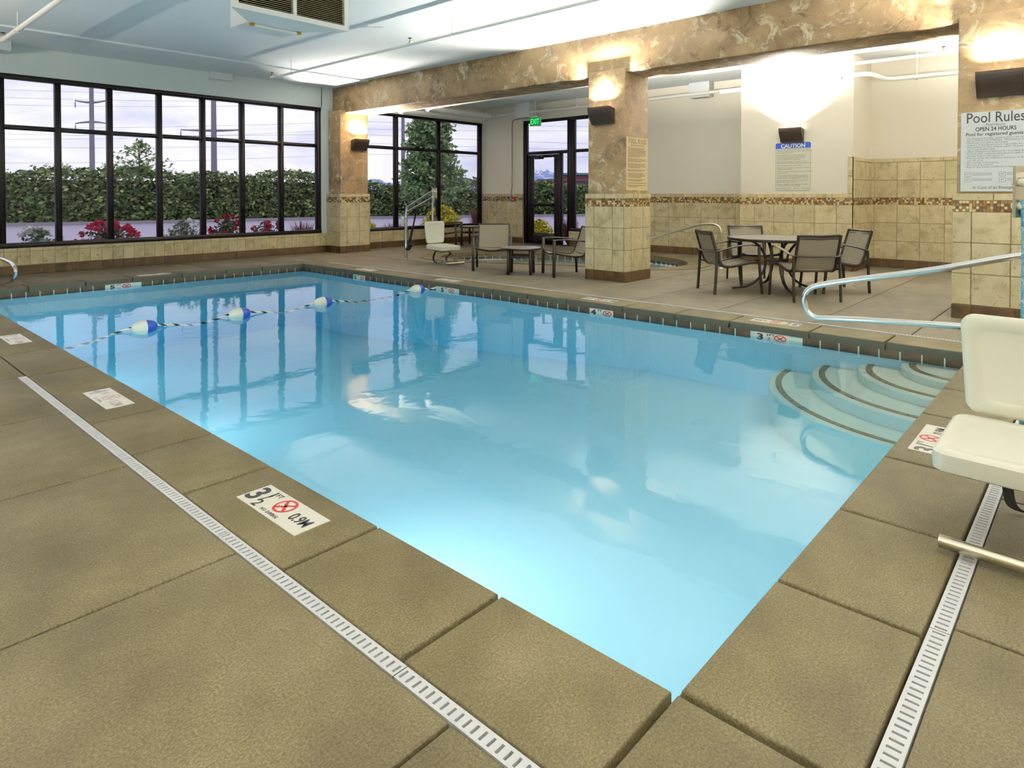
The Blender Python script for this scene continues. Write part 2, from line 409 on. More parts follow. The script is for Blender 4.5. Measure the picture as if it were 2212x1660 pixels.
_area = sum(spa_in[i].x * spa_in[(i + 1) % len(spa_in)].y - spa_in[(i + 1) % len(spa_in)].x * spa_in[i].y for i in range(len(spa_in)))
SG = 1 if _area > 0 else -1
spa_out = offset_loop(spa_in, .42 * SG)

# ------------------------------------------------------------------ floor
floor = sempty('floor')
base = MB()
for a, b in (((XL, YN), (1.17, YB)), ((1.17, YN), (XR, .41)), ((1.0, .30), (1.6, PY1 + .3)), ((1.0, .35), (PX1 + .4, .85)), ((1.17, PY1 + .03), (8.52, YB)),
             ((PX1 + .03, .40), (8.52, YB)), ((8.50, .40), (XR, 5.32))):
    base.box((a[0], a[1], -.16), (b[0], b[1], -.04))
base.build('slab_bed', 'joint_dark', floor)
def slab(x0, x1, y0, y1, mat='deck_concrete', name='deck_slab', parent=None, g=.006, top=0.0):
    mb = MB().box((x0 + g, y0 + g, -.045), (x1 - g, y1 - g, top)); o = mb.build(name, mat, parent or floor)
    bevel_mesh(o.data, .005, 2, lambda e: all(v.co.z > -.01 for v in e.verts)); return o
ys = [YN, -1.12, .054, 1.231, 2.42, 3.60, 4.767, 5.93, 7.1, 8.3, 9.5, 10.7, 12.07, YB]
for y0, y1 in zip(ys, ys[1:]):
    xe = 1.125 if y1 < 6 else 1.175
    for x0, x1 in ((XL, -.05), (-.05, xe)): slab(x0, x1, y0, y1)
xs = [1.125, 2.42, 3.60, 4.77, 5.94, 7.215, 8.5, 10.5, XR]
for x0, x1 in zip(xs, xs[1:]):
    for y0, y1 in ((YN, -.85), (-.85, .35)): slab(x0, x1, y0, y1)
for x0, x1 in zip([1.175, 2.45, 3.75, 5.1, 6.4], [2.45, 3.75, 5.1, 6.4, 7.215]): slab(x0, x1, 12.07, YB, 'deck_far')
fy = [.35, 1.40, 2.31, 3.38, 4.45, 5.30]
for y0, y1 in zip(fy, fy[1:]):
    for x0, x1 in ((7.215, 10.4), (10.4, XR)): slab(x0, x1, y0, y1, 'deck_far')
fy = [5.30, 6.4, 7.5, 8.6, 9.7, 10.8, 12.07, YB]
for y0, y1 in zip(fy, fy[1:]): slab(7.215, 8.50, y0, y1, 'deck_far')
def holed(outer, hole, z0, z1, name, mat, parent):
    bm = bmesh.new(); es = []
    for loop in (outer, hole):
        vs = [bm.verts.new((p[0], p[1], z1)) for p in loop]
        for i in range(len(vs)): es.append(bm.edges.new((vs[i], vs[(i + 1) % len(vs)])))
    bmesh.ops.triangle_fill(bm, edges=es, use_beauty=True)
    r = bmesh.ops.extrude_face_region(bm, geom=list(bm.faces))
    bmesh.ops.translate(bm, verts=[v for v in r['geom'] if isinstance(v, bmesh.types.BMVert)], vec=(0, 0, z0 - z1))
    bmesh.ops.recalc_face_normals(bm, faces=bm.faces)
    me = bpy.data.meshes.new(name); bm.to_mesh(me); bm.free(); me.materials.append(MATS[mat]); return link(name, me, parent)
holed([(8.506, 5.306), (XR, 5.306), (XR, YB), (8.506, YB)], offset_loop(spa_in, .426 * SG), -.05, 0, 'deck_slab', 'deck_far', floor)
# slotted drain grates
def grate(u0, u1, v0, v1, axis, sec=1.22, pitch=.0284):
    tot = u1 - u0; ns = max(1, round(tot / sec)); sl = tot / ns
    f = (lambda u, v, z: (v, u, z)) if axis == 'y' else (lambda u, v, z: (u, v, z))
    ch = MB(); a, b = f(u0, v0 + .004, -.04), f(u1, v1 - .004, -.022); ch.box(a, b); ch.build('drain_channel', 'slot_dark', floor)
    for k in range(ns):
        mb = MB(); s0 = u0 + k * sl + .0015; s1 = u0 + (k + 1) * sl - .0015; n = int((s1 - s0) / pitch); p = (s1 - s0) / n; w_ = v1 - v0
        for i in range(n):
            a = s0 + i * p; b = a + p; c = (a + b) / 2; h = .0044; va, vb = v0 + w_ * .18, v0 + w_ * .80
            for z, flip in ((.0015, 0),):
                vs = [f(a, v0, z), f(b, v0, z), f(b, v1, z), f(a, v1, z), f(c - h, va, z), f(c + h, va, z), f(c + h, vb, z), f(c - h, vb, z)]
                vs += [f(c - h, va, z - .012), f(c + h, va, z - .012), f(c + h, vb, z - .012), f(c - h, vb, z - .012)]
                mb.add(vs, [(0, 1, 5, 4), (1, 2, 6, 5), (2, 3, 7, 6), (3, 0, 4, 7), (4, 5, 9, 8), (5, 6, 10, 9), (6, 7, 11, 10), (7, 4, 8, 11)])
        for v in (v0, v1): mb.add([f(s0, v, .0015), f(s1, v, .0015), f(s1, v, -.03), f(s0, v, -.03)], [(0, 1, 2, 3)])
        mb.build('drain_grate', 'grate_plastic', floor)
grate(.354, 5.93, 1.122, 1.173, 'y'); grate(1.178, 7.16, .348, .402, 'x'); grate(.41, 11.4, 7.170, 7.212, 'y')
MB().box((7.17, 11.405, -.05), (7.212, 12.07, -.002)).build('deck_slab', 'deck_far', floor)
tag(MB().lathe([(0, .004), (.085, .004), (.09, 0), (.09, -.02)], (4.92, 13.0, 0), 20).build('deck_drain_lid', 'chip_mid'), 'round brown drain lid in the deck below the long window', 'drain lid')

# ------------------------------------------------------------------ pool
pool = sempty('pool_basin')
zf = lambda y: -.72 if y < 4 else -.72 - .45 * min(1, (y - 4) / 6)
bx0, bx1, by0, by1 = PX0 + .02, PX1 + .02, PY0 + .02, PY1 + .02
bas = MB(); ysb = [by0, 4, 6, 8, 10, by1]
for a, b in zip(ysb, ysb[1:]):
    za, zb = zf(a), zf(b)
    bas.add([(bx0, a, za), (bx1, a, za), (bx1, b, zb), (bx0, b, zb)], [(0, 1, 2, 3)])
    for x in (bx0, bx1): bas.add([(x, a, za), (x, b, zb), (x, b, -.077), (x, a, -.077)], [(0, 1, 2, 3)])
for y in (by0, by1): bas.add([(bx0, y, zf(y)), (bx1, y, zf(y)), (bx1, y, -.077), (bx0, y, -.077)], [(0, 1, 2, 3)])
bas.build('basin_shell', 'pool_plaster', pool)
gb = MB()
for a, b in (((bx0, by0, -.156), (bx0 + .006, by1, -.077)), ((bx1 - .006, by0, -.156), (bx1, by1, -.077)), ((bx0, by0, -.156), (bx1, by0 + .006, -.077)), ((bx0, by1 - .006, -.156), (bx1, by1, -.077))): gb.box(a, b)
gb.build('grout_band', 'pool_grout', pool)
marks_far = [(2.545, '3', 1), (4.636, '4', 0), (7.45, '5', 0), (9.75, '5', 0)]       # y of waterline depth markers on the far wall
marks_end = [(3.55, '5', 0)]
def band(o, right, L, skips, tl=.17):
    r = Vector(right); up = Vector((0, 0, 1)); F = frame_of(r, up, r.cross(up)); n = round(L / tl); st = L / n
    for k in range(n):
        c = (k + .5) * st
        if any(abs(c - s) < .18 + st * .30 for s in skips): continue
        ob = link('waterline_tile', tile_mesh(st - .013, .078, .010, 'water_tile', .002), pool); at(ob, F, Vector(o) + r * c + up * -.112)
band((bx1, by1, 0), (0, -1, 0), by1 - by0, [by1 - m[0] for m in marks_far])
band((bx0, by1, 0), (1, 0, 0), bx1 - bx0, [m[0] - bx0 for m in marks_end])
band((bx0, by0, 0), (0, 1, 0), by1 - by0, []); band((bx1, by0, 0), (-1, 0, 0), bx1 - bx0, [])
# quarter-round entry steps in the far right corner
for r, z in ((1.50, -.42), (1.13, -.313), (.745, -.236), (.41, -.165)):
    ro = r + .085; n = 28
    pts = [(bx1 - .001, by0 + .001)] + [(bx1 - .001 - ro * math.sin(k / n * PI / 2), by0 + .001 + ro * math.cos(k / n * PI / 2)) for k in range(n + 1)]
    st = MB().prism(pts, lambda u, v, d: (u, v, d), -.75, z).build('pool_step', 'step_plaster', pool)
    bevel_mesh(st.data, .02, 3, lambda e, zz=z: all(abs(v.co.z - zz) < 1e-4 for v in e.verts))
    m = max(4, round(r * PI / 2 / .078)); a = PI / 2 / m
    for k in range(m):
        t0, t1 = k * a + .0025 / r, (k + 1) * a - .0025 / r; q = []
        for rr, t in ((r - .027, t0), (r + .027, t0), (r + .027, t1), (r - .027, t1)): q.append((bx1 - rr * math.sin(t), by0 + rr * math.cos(t)))
        MB().prism(q, lambda u, v, d: (u, v, d), z - .002, z + .004).build('nosing_tile', 'step_chip', st)
# underwater pool lights in the wall below the drain side
for ly in (2.6, 6.2, 9.8):
    pl = MB().lathe([(.0, .012), (.11, .012), (.115, .006), (.13, .006), (.13, -.01)], (bx0, ly, -.47), 24, 0, 'x').build('pool_light', 'text_white', pool, smooth=True)
    ld = bpy.data.lights.new('pool_light_beam', 'AREA'); ld.shape = 'DISK'; ld.size = .2; ld.energy = POOL_LAMP; ld.color = (.93, .98, 1.0)
    lo = bpy.data.objects.new('pool_light_beam', ld); C.objects.link(lo); lo.parent = pl; lo.location = (bx0 + .02, ly, -.47); lo.rotation_euler = (0, -PI / 2, 0)
wat = MB().box((bx0 - .008, by0 - .008, -1.35), (bx1 + .008, by1 + .008, WZ)).build('pool_water', 'pool_water')
struct(wat)
# coping slabs, nose towards the water
cop = sempty('pool_coping')
plain('coping_damp_shade', rgb(66, 70, 58), .7, var=.25, bscale=14, bump=.3)  # pool-side faces darkened by colour: painted shade plus damp and algae
def cslab(x0, x1, y0, y1):
    g = .009
    def fm(mb): return mb
    o = MB().box((x0 + g, y0 + g, -.075), (x1 - g, y1 - g, 0)).build('coping_slab', ['coping_concrete', 'coping_damp_shade'], cop)
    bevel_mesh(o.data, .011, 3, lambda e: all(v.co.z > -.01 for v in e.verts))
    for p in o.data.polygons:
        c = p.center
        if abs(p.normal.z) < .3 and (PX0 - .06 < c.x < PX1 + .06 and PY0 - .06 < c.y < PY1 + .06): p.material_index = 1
jl = [PY0, 1.51, 2.19, 3.08, 3.74, 4.42, 5.25, 5.91, 6.85, 7.86, 8.56, 9.25, 10.1, 10.85, PY1]
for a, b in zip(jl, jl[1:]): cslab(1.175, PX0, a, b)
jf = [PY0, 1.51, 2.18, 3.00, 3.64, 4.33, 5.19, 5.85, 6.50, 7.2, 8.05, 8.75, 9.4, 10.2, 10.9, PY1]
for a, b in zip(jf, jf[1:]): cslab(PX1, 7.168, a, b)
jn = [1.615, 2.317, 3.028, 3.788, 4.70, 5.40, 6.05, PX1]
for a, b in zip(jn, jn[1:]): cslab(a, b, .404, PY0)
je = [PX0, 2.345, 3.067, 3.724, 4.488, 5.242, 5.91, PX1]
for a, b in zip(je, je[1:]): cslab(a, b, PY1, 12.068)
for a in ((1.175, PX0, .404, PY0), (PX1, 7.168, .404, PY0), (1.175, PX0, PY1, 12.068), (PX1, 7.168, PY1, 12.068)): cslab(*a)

# ------------------------------------------------------------------ spa
spa = sempty('spa_basin')
n = len(spa_in); inn = offset_loop(spa_in, .02 * SG)
sb = MB(); cen = sum(spa_in, Vector()) / n
low = [cen + (p - cen) * .97 for p in inn]
for i in range(n):
    j = (i + 1) % n; a, b, c, d = inn[i], inn[j], low[j], low[i]
    sb.add([(a.x, a.y, -.05), (b.x, b.y, -.05), (c.x, c.y, -.6), (d.x, d.y, -.6)], [(0, 1, 2, 3)])
sb.add([(p.x, p.y, -.6) for p in low], [tuple(range(n))])
sb.build('basin_shell', 'pool_plaster', spa)
sw = MB().prism([(p.x, p.y) for p in offset_loop(spa_in, .025 * SG)], lambda u, v, d: (u, v, d), -.65, -.17).build('spa_water', 'spa_water'); struct(sw)
k = 4
for i in range(0, n, k):
    idx = [(i + q) % n for q in range(k + 1)]
    poly = [spa_in[q] for q in idx] + [spa_out[q] for q in reversed(idx)]
    c = sum(poly, Vector()) / len(poly); poly = [c + (p - c) * .992 for p in poly]
    o = MB().prism([(p.x, p.y) for p in poly], lambda u, v, d: (u, v, d), -.08, .012).build('spa_coping_slab', 'coping_concrete', spa)
per = []; L = 0
for i in range(n): L += (inn[(i + 1) % n] - inn[i]).length
nt_ = round(L / .17); acc = 0; i = 0; stp = L / nt_; pos_ = 0
pts = []; seg = 0; d0 = 0
for q in range(nt_):
    target = q * stp
    while d0 + (inn[(seg + 1) % n] - inn[seg]).length < target: d0 += (inn[(seg + 1) % n] - inn[seg]).length; seg += 1
    s = (inn[(seg + 1) % n] - inn[seg]); pts.append(inn[seg] + s.normalized() * (target - d0))
for q in range(nt_):
    a, b = pts[q], pts[(q + 1) % nt_]; r = (b - a).normalized(); out = Vector((-r.y, r.x, 0)) * SG
    F = frame_of(r, Vector((0, 0, 1)), out) if SG > 0 else frame_of(-r, Vector((0, 0, 1)), out)
    ob = link('waterline_tile', tile_mesh(stp - .014, .11, .010, 'water_tile', .002), spa); at(ob, F, (a + b) / 2 + Vector((0, 0, -.145)))

# ------------------------------------------------------------------ ceiling
ce = MB().box((XL, YN, ZC), (XBM0 + .2, YB + .2, ZC + .15)).box((XBM1 - .1, YN, ZA), (XR + .2, YB + .2, ZA + .2))
ce.box((XL, 12.1, ZC - .03), (XBM0, YB, ZC + .01))
struct(ce.build('ceiling', 'ceiling_paint'))
tag(MB().box((XBM0, YN, ZBM), (XBM1, YB, ZC + .02)).build('ceiling_beam', 'faux_plaster', bevel=.012), 'long mottled tan plaster beam carried by the three square pillars', 'beam')

# ------------------------------------------------------------------ walls
# left and near walls close the room behind the photographer
struct(MB().box((XL - .2, YN - .2, -.05), (XL, YB + .2, ZC + .1)).build('wall_left', 'wall_paint_cream'))
struct(MB().box((XL, YN - .2, -.05), (XR + .2, YN, ZC + .1)).build('wall_front', 'wall_paint_cream'))
SILL, HEAD, TRAN = .455, 3.33, 2.47
# window wall
wb = MB().box((XL, YB, -.05), (8.32, YB + .22, SILL - .01)).box((XL, YB, HEAD + .02), (8.34, YB + .22, ZC + .1)).box((8.32, YB, -.05), (9.32, YB + .22, ZC + .1))
wb.box((9.32, YB, -.05), (XR, YB + .22, SILL - .03), 1).box((9.32, YB, HEAD + .07), (XR + .2, YB + .22, ZC + .1), 1)
wb.box((XL, YB - .010, 0), (8.45, YB + .01, SILL - .012), 2).box((9.27, YB - .010, 0), (XR, YB + .01, SILL - .032), 2)
wall_back = struct(wb.build('wall_back', ['wall_paint_cool', 'wall_paint_cream', 'grout']))
def low_tiles(x0, x1, tw, ztop):
    n = round((x1 - x0) / tw); st = (x1 - x0) / n; F = FACE_Y
    for k in range(n):
        c = x0 + (k + .5) * st
        for nm, z0, z1, mt in (('base_tile', 0, TB, 'brown_tile'), ('wall_tile', TB, .385, 'stone_tile'), ('cap_tile', .385, ztop, 'stone_tile')):
            at(link(nm, tile_mesh(st - .006, z1 - z0 - .006, .018, mt), wall_back), F, (c, YB, (z0 + z1) / 2))
low_tiles(1.5, 8.45, .18, SILL - .012); low_tiles(9.3, XR - .02, .36, SILL - .032)
# right wall with the boxed-out bay
wr = MB()
B0, B1, BX = 3.33, 5.34, 12.5
DY0, DY1, WY0 = 10.37, 11.96, 8.9
wr.box((XR, DY1, -.05), (XR + .22, YB + .22, ZA + .1)).box((XR, WY0, HEAD + .02), (XR + .22, DY1, ZA + .1)).box((XR, WY0, -.05), (XR + .22, DY0, .39))
wr.box((XR, B1 - .1, -.05), (XR + .22, WY0, ZA + .1)).box((XR, YN, -.05), (XR + .22, B0 + .1, ZA + .1)).box((BX, B0, -.05), (XR + .22, B1, ZA + .1))
for a, b in (((XR - .01, DY1, 0), (XR + .01, YB, CAP)), ((XR - .01, B1, 0), (XR + .01, WY0, CAP)), ((BX - .01, B0 - .01, 0), (BX + .01, B1 + .01, CAP)), ((BX - .01, B0 - .01, CAP - .02), (BX + .01, 3.41, 2.0)),
             ((BX - .01, B0 - .01, 0), (XR, B0 + .01, 2.0)), ((XR - .01, YN, 0), (XR + .01, B0, 2.0)), ((XR - .01, WY0, 0), (XR + .01, DY0, .38))): wr.box(a, b, 1)
wall_right = struct(wr.build('wall_right', ['wall_paint_cream', 'grout']))
R_ = (0, -1, 0)
tile_face(wall_right, (XR, YB - .02, 0), R_, [0, .18, .56, .94, 1.32, 1.54], .19, ROWS, seed=1)
tile_face(wall_right, (XR, WY0, 0), R_, [0, .24, .63, 1.02, 1.404, 1.801, 2.205, 2.59, 2.984, 3.54], .19, ROWS, seed=2)
tile_face(wall_right, (BX, B1 + .01, 0), R_, [0, .29, .655, 1.02, 1.39, 1.76, 2.02], .19, ROWS, seed=3)
at(link('cap_tile', tile_mesh(.075, .30, .019, 'stone_tile'), wall_right), frame_of(Vector(R_), Vector((0, 0, 1)), Vector((-1, 0, 0))), (BX, 3.372, 1.51))
at(link('cap_tile', tile_mesh(.075, .31, .019, 'stone_tile'), wall_right), frame_of(Vector(R_), Vector((0, 0, 1)), Vector((-1, 0, 0))), (BX, 3.372, 1.825))
UP = [(MZ, 1.605), (1.605, 1.93)]
tile_face(wall_right, (BX - .015, B0 - .01, 0), (1, 0, 0), [0, .36, .73, 1.10], .19, ROWS, seed=4, caph=(1.93, 2.0), upper=UP)
tile_face(wall_right, (XR, B0 - .012, 0), R_, [0, .065, .44, .80, 1.175, 1.55, 1.92, 2.29], .19, ROWS, seed=5, caph=(1.93, 2.0), upper=UP)
n = 6
for k in range(n):
    c = DY0 - (k + .5) * .24
    for nm, z0, z1, mt in (('base_tile', 0, TB, 'brown_tile'), ('wall_tile', TB, .38, 'stone_tile')):
        at(link(nm, tile_mesh(.233, z1 - z0 - .006, .018, mt), wall_right), FACE_X, (XR, c, (z0 + z1) / 2))

# ------------------------------------------------------------------ windows and door
def window(name, fr, along, u0, muls, u1, z0, z1, tran, fw=.085, skip_low=()):
    """fr(u, depth, z) -> xyz; muls = inner mullion centres"""
    w_ = sempty(name)
    def member(nm, ua, ub, za, zb, d0=.02, d1=.15):
        a, b = fr(ua, d0, za), fr(ub, d1, zb)
        MB().box(tuple(map(min, a, b)), tuple(map(max, a, b))).build(nm, 'frame_black', w_, bevel=.006, seg=1)
    member('head_rail', u0, u1, z1 - .06, z1 + .02, .005, .16); member('sill_rail', u0, u1, z0, z0 + .085, -.005, .16)
    es = [u0 + .045] + list(muls) + [u1 - .045]
    for e in es: member('mullion', e - fw / 2, e + fw / 2, z0 + .08, z1 - .055)
    for a, b in zip(es, es[1:]):
        a += fw / 2; b -= fw / 2
        member('transom', a, b, tran - .04, tran + .035)
        for za, zb in ((z0 + .085, tran - .04), (tran + .035, z1 - .06)):
            p, q = fr(a, .08, za), fr(b, .088, zb)
            MB().box(tuple(map(min, p, q)), tuple(map(max, p, q))).build('pane', 'window_glass', w_)
    return w_
fy_ = lambda u, d, z: (u, YB + d, z)
window('window_1', fy_, 'x', XL + .02, [-1.65, -.85, -.04, .77, 1.58, 2.39, 3.184, 3.988, 4.837, 5.659, 6.474, 7.355], 8.32, SILL - .01, HEAD, TRAN)
window('window_2', fy_, 'x', 9.30, [10.52, 11.96], XR + .0, SILL - .03, HEAD + .07, TRAN + .06)
fx_ = lambda u, d, z: (XR + d, u, z)
window('window_3', fx_, 'y', WY0, [9.6], DY0 - .04, .39, HEAD, TRAN)
dr = sempty('door_1')
def dm(nm, y0, y1, z0, z1, d0=.02, d1=.14, mat='frame_black', par=None, bv=.005):
    return MB().box((XR + d0, min(y0, y1), z0), (XR + d1, max(y0, y1), z1)).build(nm, mat, par or dr, bevel=bv, seg=1)
dm('door_frame', DY1, DY1 - .10, 0, HEAD + .02); dm('door_frame', DY0 - .04, DY0 + .08, 0, HEAD + .02); dm('door_frame', DY1 - .1, DY0 + .08, HEAD - .05, HEAD + .02)
dm('door_frame', DY1 - .10, DY0 + .08, TRAN - .05, TRAN + .03)
dm('door_frame', 10.66, 10.72, 0, TRAN - .05); dm('threshold', DY1 - .1, DY0 + .08, 0, .02, -.02, .16)
leaf = dm('door_leaf', 11.85, 11.63, .02, TRAN - .06, .05, .10)
for a in ((11.63, 10.91, .02, .30), (11.63, 10.91, 1.03, 1.12), (11.63, 10.91, 2.33, TRAN - .06), (10.91, 10.73, .02, TRAN - .06)): dm('door_rail', *a, .05, .10, par=leaf)
for z0, z1 in ((.30, 1.03), (1.12, 2.33)): dm('pane', 11.63, 10.91, z0, z1, .07, .077, 'window_glass', leaf, 0)
dm('pane', 10.66, DY0 + .08, .02, TRAN - .05, .07, .077, 'window_glass', bv=0)
dm('pane', DY1 - .1, DY0 + .08, TRAN + .03, HEAD - .05, .07, .077, 'window_glass', bv=0)
dm('door_closer', 11.55, 11.25, 2.29, 2.35, .0, .05, 'frame_black', leaf)
MB().bar((XR + .02, 11.5, 2.39), (XR + .02, 11.2, 2.40), .02, .02).bar((XR + .02, 11.3, 2.36), (XR + .0, 11.3, 2.41), .02, .02).build('closer_arm', 'metal_grey', leaf)
dm('push_bar', 11.60, 10.94, 1.05, 1.10, .0, .05, 'frame_black', leaf)

# ------------------------------------------------------------------ square pillars
def pillar(x0, x1, y0, y1, label, seed, side):
    t = thing('pillar', label, 'pillar', ((x0 + x1) / 2, (y0 + y1) / 2, 0), 0, None)
    hx, hy = (x1 - x0) / 2, (y1 - y0) / 2; i = .035
    MB().box((-hx + i, -hy + i, .02), (hx - i, hy - i, 3.275)).build('plaster_shaft', 'faux_plaster', t, bevel=.012)
    MB().box((-hx + .012, -hy + .012, 0), (hx - .012, hy - .012, CAP - .008)).build('tile_backing', 'grout', t)
    for k, (o, r, L) in enumerate((((-hx + .018, hy - .0, 0), (0, -1, 0), 2 * hy), ((-hx, -hy + .018, 0), (1, 0, 0), 2 * hx), ((hx - .018, -hy, 0), (0, 1, 0), 2 * hy), ((hx, hy - .018, 0), (-1, 0, 0), 2 * hx))):
        cols = [0, .175, .515, L - .03, L] if L > .6 else [0, .13, .43, L - .03, L]
        tile_face(t, o, r, cols, .18, ROWS, seed=seed * 10 + k)
    return t
pillar(8.55, 9.30, 5.45, 6.20, 'square tiled pillar between the spa and the dining table, with rules plaque and lamp', 3, 0)
pillar(8.45, 9.27, 12.96, YB, 'square tiled pillar in the corner between the two big windows', 4, 0)
pillar(8.55, 9.30, .55, 1.28, 'square tiled pillar behind the stair rail, with large white Pool Rules board', 5, 0)
# ------------------------------------------------------------------ wall lamps (up-lights)
LAMP_TILT, LAMP_SPREAD = .55, 130
def sconce(loc, rz, label):
    """local: wall plane y = 0, lamp sticks out to -y, centre of the lower edge at the origin"""
    t = thing('wall_lamp', label, 'wall lamp', loc, rz, 'wedge shaped bronze up-lights')
    W, Hh = .40, .26; n = 8
    prof = [(-.045 - .115 * math.sin(k / n * PI / 2) ** 1.3, Hh * k / n) for k in range(n + 1)]     # curved front, leaning out
    mb = MB()
    for k in range(n):
        (y0, z0), (y1, z1) = prof[k], prof[k + 1]
        mb.add([(-W / 2, y0, z0), (W / 2, y0, z0), (W / 2, y1, z1), (-W / 2, y1, z1)], [(0, 1, 2, 3)])
        mb.add([(-W / 2 + .004, y0 + .006, z0), (W / 2 - .004, y0 + .006, z0), (W / 2 - .004, y1 + .006, z1), (-W / 2 + .004, y1 + .006, z1)], [(3, 2, 1, 0)])
    mb.add([(-W / 2, prof[-1][0], Hh), (W / 2, prof[-1][0], Hh), (W / 2, prof[-1][0] + .006, Hh), (-W / 2, prof[-1][0] + .006, Hh)], [(0, 1, 2, 3)])
    mb.add([(-W / 2, prof[0][0], 0), (W / 2, prof[0][0], 0), (W / 2, 0, 0), (-W / 2, 0, 0)], [(0, 1, 2, 3)])
    mb.build('front_shield', 'lamp_bronze', t, smooth=True)
    for s in (-1, 1):
        poly = [(y + (.0), z) for y, z in prof] + [(0, Hh - .03), (0, 0)]
        MB().prism(poly, lambda u, v, d: (d, u, v), s * W / 2 - .003, s * W / 2 + .003).build('end_plate', 'lamp_bronze', t)
    MB().box((-W / 2 + .02, -.012, .02), (W / 2 - .02, 0, Hh - .05)).build('back_plate', 'lamp_bronze', t)
    MB().tube([(-W / 2 + .04, -.062, Hh - .035), (W / 2 - .04, -.062, Hh - .035)], .013, 10).build('lamp_tube', 'lamp_tube', t)
    ld = bpy.data.lights.new('lamp_light', 'AREA'); ld.shape = 'RECTANGLE'; ld.size = W - .06; ld.size_y = .06; ld.energy = LAMP; ld.color = LAMP_COL
    lo = bpy.data.objects.new('lamp_light', ld); C.objects.link(lo); lo.parent = t; lo.location = (0, -.095, Hh - .02); lo.rotation_euler = (PI + LAMP_TILT, 0, 0); ld.spread = math.radians(LAMP_SPREAD)
    return t
RX = -PI / 2     # lamp on a wall that faces -X
sconce((8.585, 5.87, 2.44), RX, 'bronze up-light on the pillar with the POOL RULES plaque')
sconce((8.585, .87, 2.375), RX, 'bronze up-light above the large white Pool Rules board')
sconce((8.97, 12.995, 2.365), 0, 'bronze up-light on the corner pillar between the two big windows')
sconce((BX, 4.36, 2.305), RX, 'bronze up-light on the cream wall above the CAUTION sign')
for y, lb in ((1.5, 'nearest the end wall'), (6.0, 'midway along it'), (10.5, 'nearest the long window')): sconce((XL, y, 2.42), PI / 2, 'unseen bronze fill light on the plain side wall, ' + lb)  # unseen lamps, added as fill and suggested by shadows on the ceiling
for x, lb in ((1.8, 'near the drain corner'), (6.2, 'near the pillars')): sconce((x, YN, 2.42), PI, 'unseen bronze fill light on the plain end wall, ' + lb)  # unseen too, added to fill the near deck
for y, z, lb in ((5.83, 2.44, 'middle pillar'), (.92, 2.44, 'near pillar')): sconce((9.265, y, z), PI / 2, 'added unseen bronze light on the alcove side of the ' + lb)  # unseen lamps added to brighten the alcove ceiling and beam
sconce((XR, .2, 2.42), RX, 'added bronze fill light on the tiled end of the alcove, hidden by a pillar')  # another added lamp out of view, lifts the alcove walls

# ------------------------------------------------------------------ signs
S1 = thing('rules_board', 'large white Pool Rules board with black lettering on the near pillar', 'sign', (8.582, 1.212, 1.378), 0)
def board(t, w_, h, mat, th=.008, r=0.0):
    mb = MB().prism([(0, 0), (w_, 0), (w_, h), (0, h)] if not r else [(cx + r * math.cos(a), cy + r * math.sin(a)) for cx, cy, a0 in ((w_ - r, r, -PI / 2), (w_ - r, h - r, 0), (r, h - r, PI / 2), (r, r, PI)) for a in [a0 + k * PI / 8 for k in range(5)]],
                    lambda u, v, d: (u, v, d), 0, th)
    o = mb.build('board', mat, t); at(o, FACE_X, (0, 0, 0)); return o
def onx(u, v, d=.0085): return (-d, -u, v)
board(S1, .60, .85, 'sign_white')
text('Pool Rules', .155, 'text_black', S1, FACE_X, onx(.045, .735), .0008, width=.50)
text('Pool Hours:', .042, 'text_black', S1, FACE_X, onx(.305, .695), align='CENTER', width=.165)
text('OPEN 24 HOURS', .058, 'text_black', S1, FACE_X, onx(.305, .645), .0012, 'CENTER', width=.35)
text('Pool for registered guests', .05, 'text_black', S1, FACE_X, onx(.045, .595), .0006, width=.49)
rules = ['No lifeguard on duty.  Swim at your own risk.', 'NO DIVING OR JUMPING.  Maximum pool depth', 'Maximum Occupancy 40 People.', 'Owners & management not responsible for accidents',
         'Non-swimmers and children under 14 must be acc', '   by a responsible adult.', 'Glass containers prohibited. Do not swim alone.', 'Persons with communicable diseases shall not use', 'Shower before entering pool.',
         'Persons under the influence of alcohol or drugs sh', '   use the pool.', 'No running or horseplay.', 'No pets in pool area.', 'Report any unsafe conditions to manag']
for k, s in enumerate(rules):
    text(('' if s.startswith('   ') else '\u2022 ') + s, .027, 'text_grey', S1, FACE_X, onx(.04, .560 - k * .0235), res=1)
for u, v in ((.04, .16), (.04, .10), (.34, .16), (.34, .10)):
    mb = MB()
    for a, b in (((u, v), (u + .055, v + .003)), ((u, v + .045), (u + .055, v + .048)), ((u, v), (u + .003, v + .048)), ((u + .052, v), (u + .055, v + .048))):
        mb.prism([(a[0], a[1]), (b[0], a[1]), (b[0], b[1]), (a[0], b[1])], lambda x, y, d: (x, y, d), .0083, .009)
    for j in range(3): mb.prism([(u + .065, v + .036 - j * .011), (u + .24, v + .036 - j * .011), (u + .24, v + .039 - j * .011), (u + .065, v + .039 - j * .011)], lambda x, y, d: (x, y, d), .0083, .0086)
    mb.prism([(u + .015, v + .02), (u + .035, v + .026), (u + .04, v + .032), (u + .012, v + .026)], lambda x, y, d: (x, y, d), .0083, .009)
    at(mb.build('first_aid_panel', 'text_grey', S1), FACE_X, (0, 0, 0))
text('In Case of an Emergency', .04, 'text_black', S1, FACE_X, onx(.11, .03), width=.40)

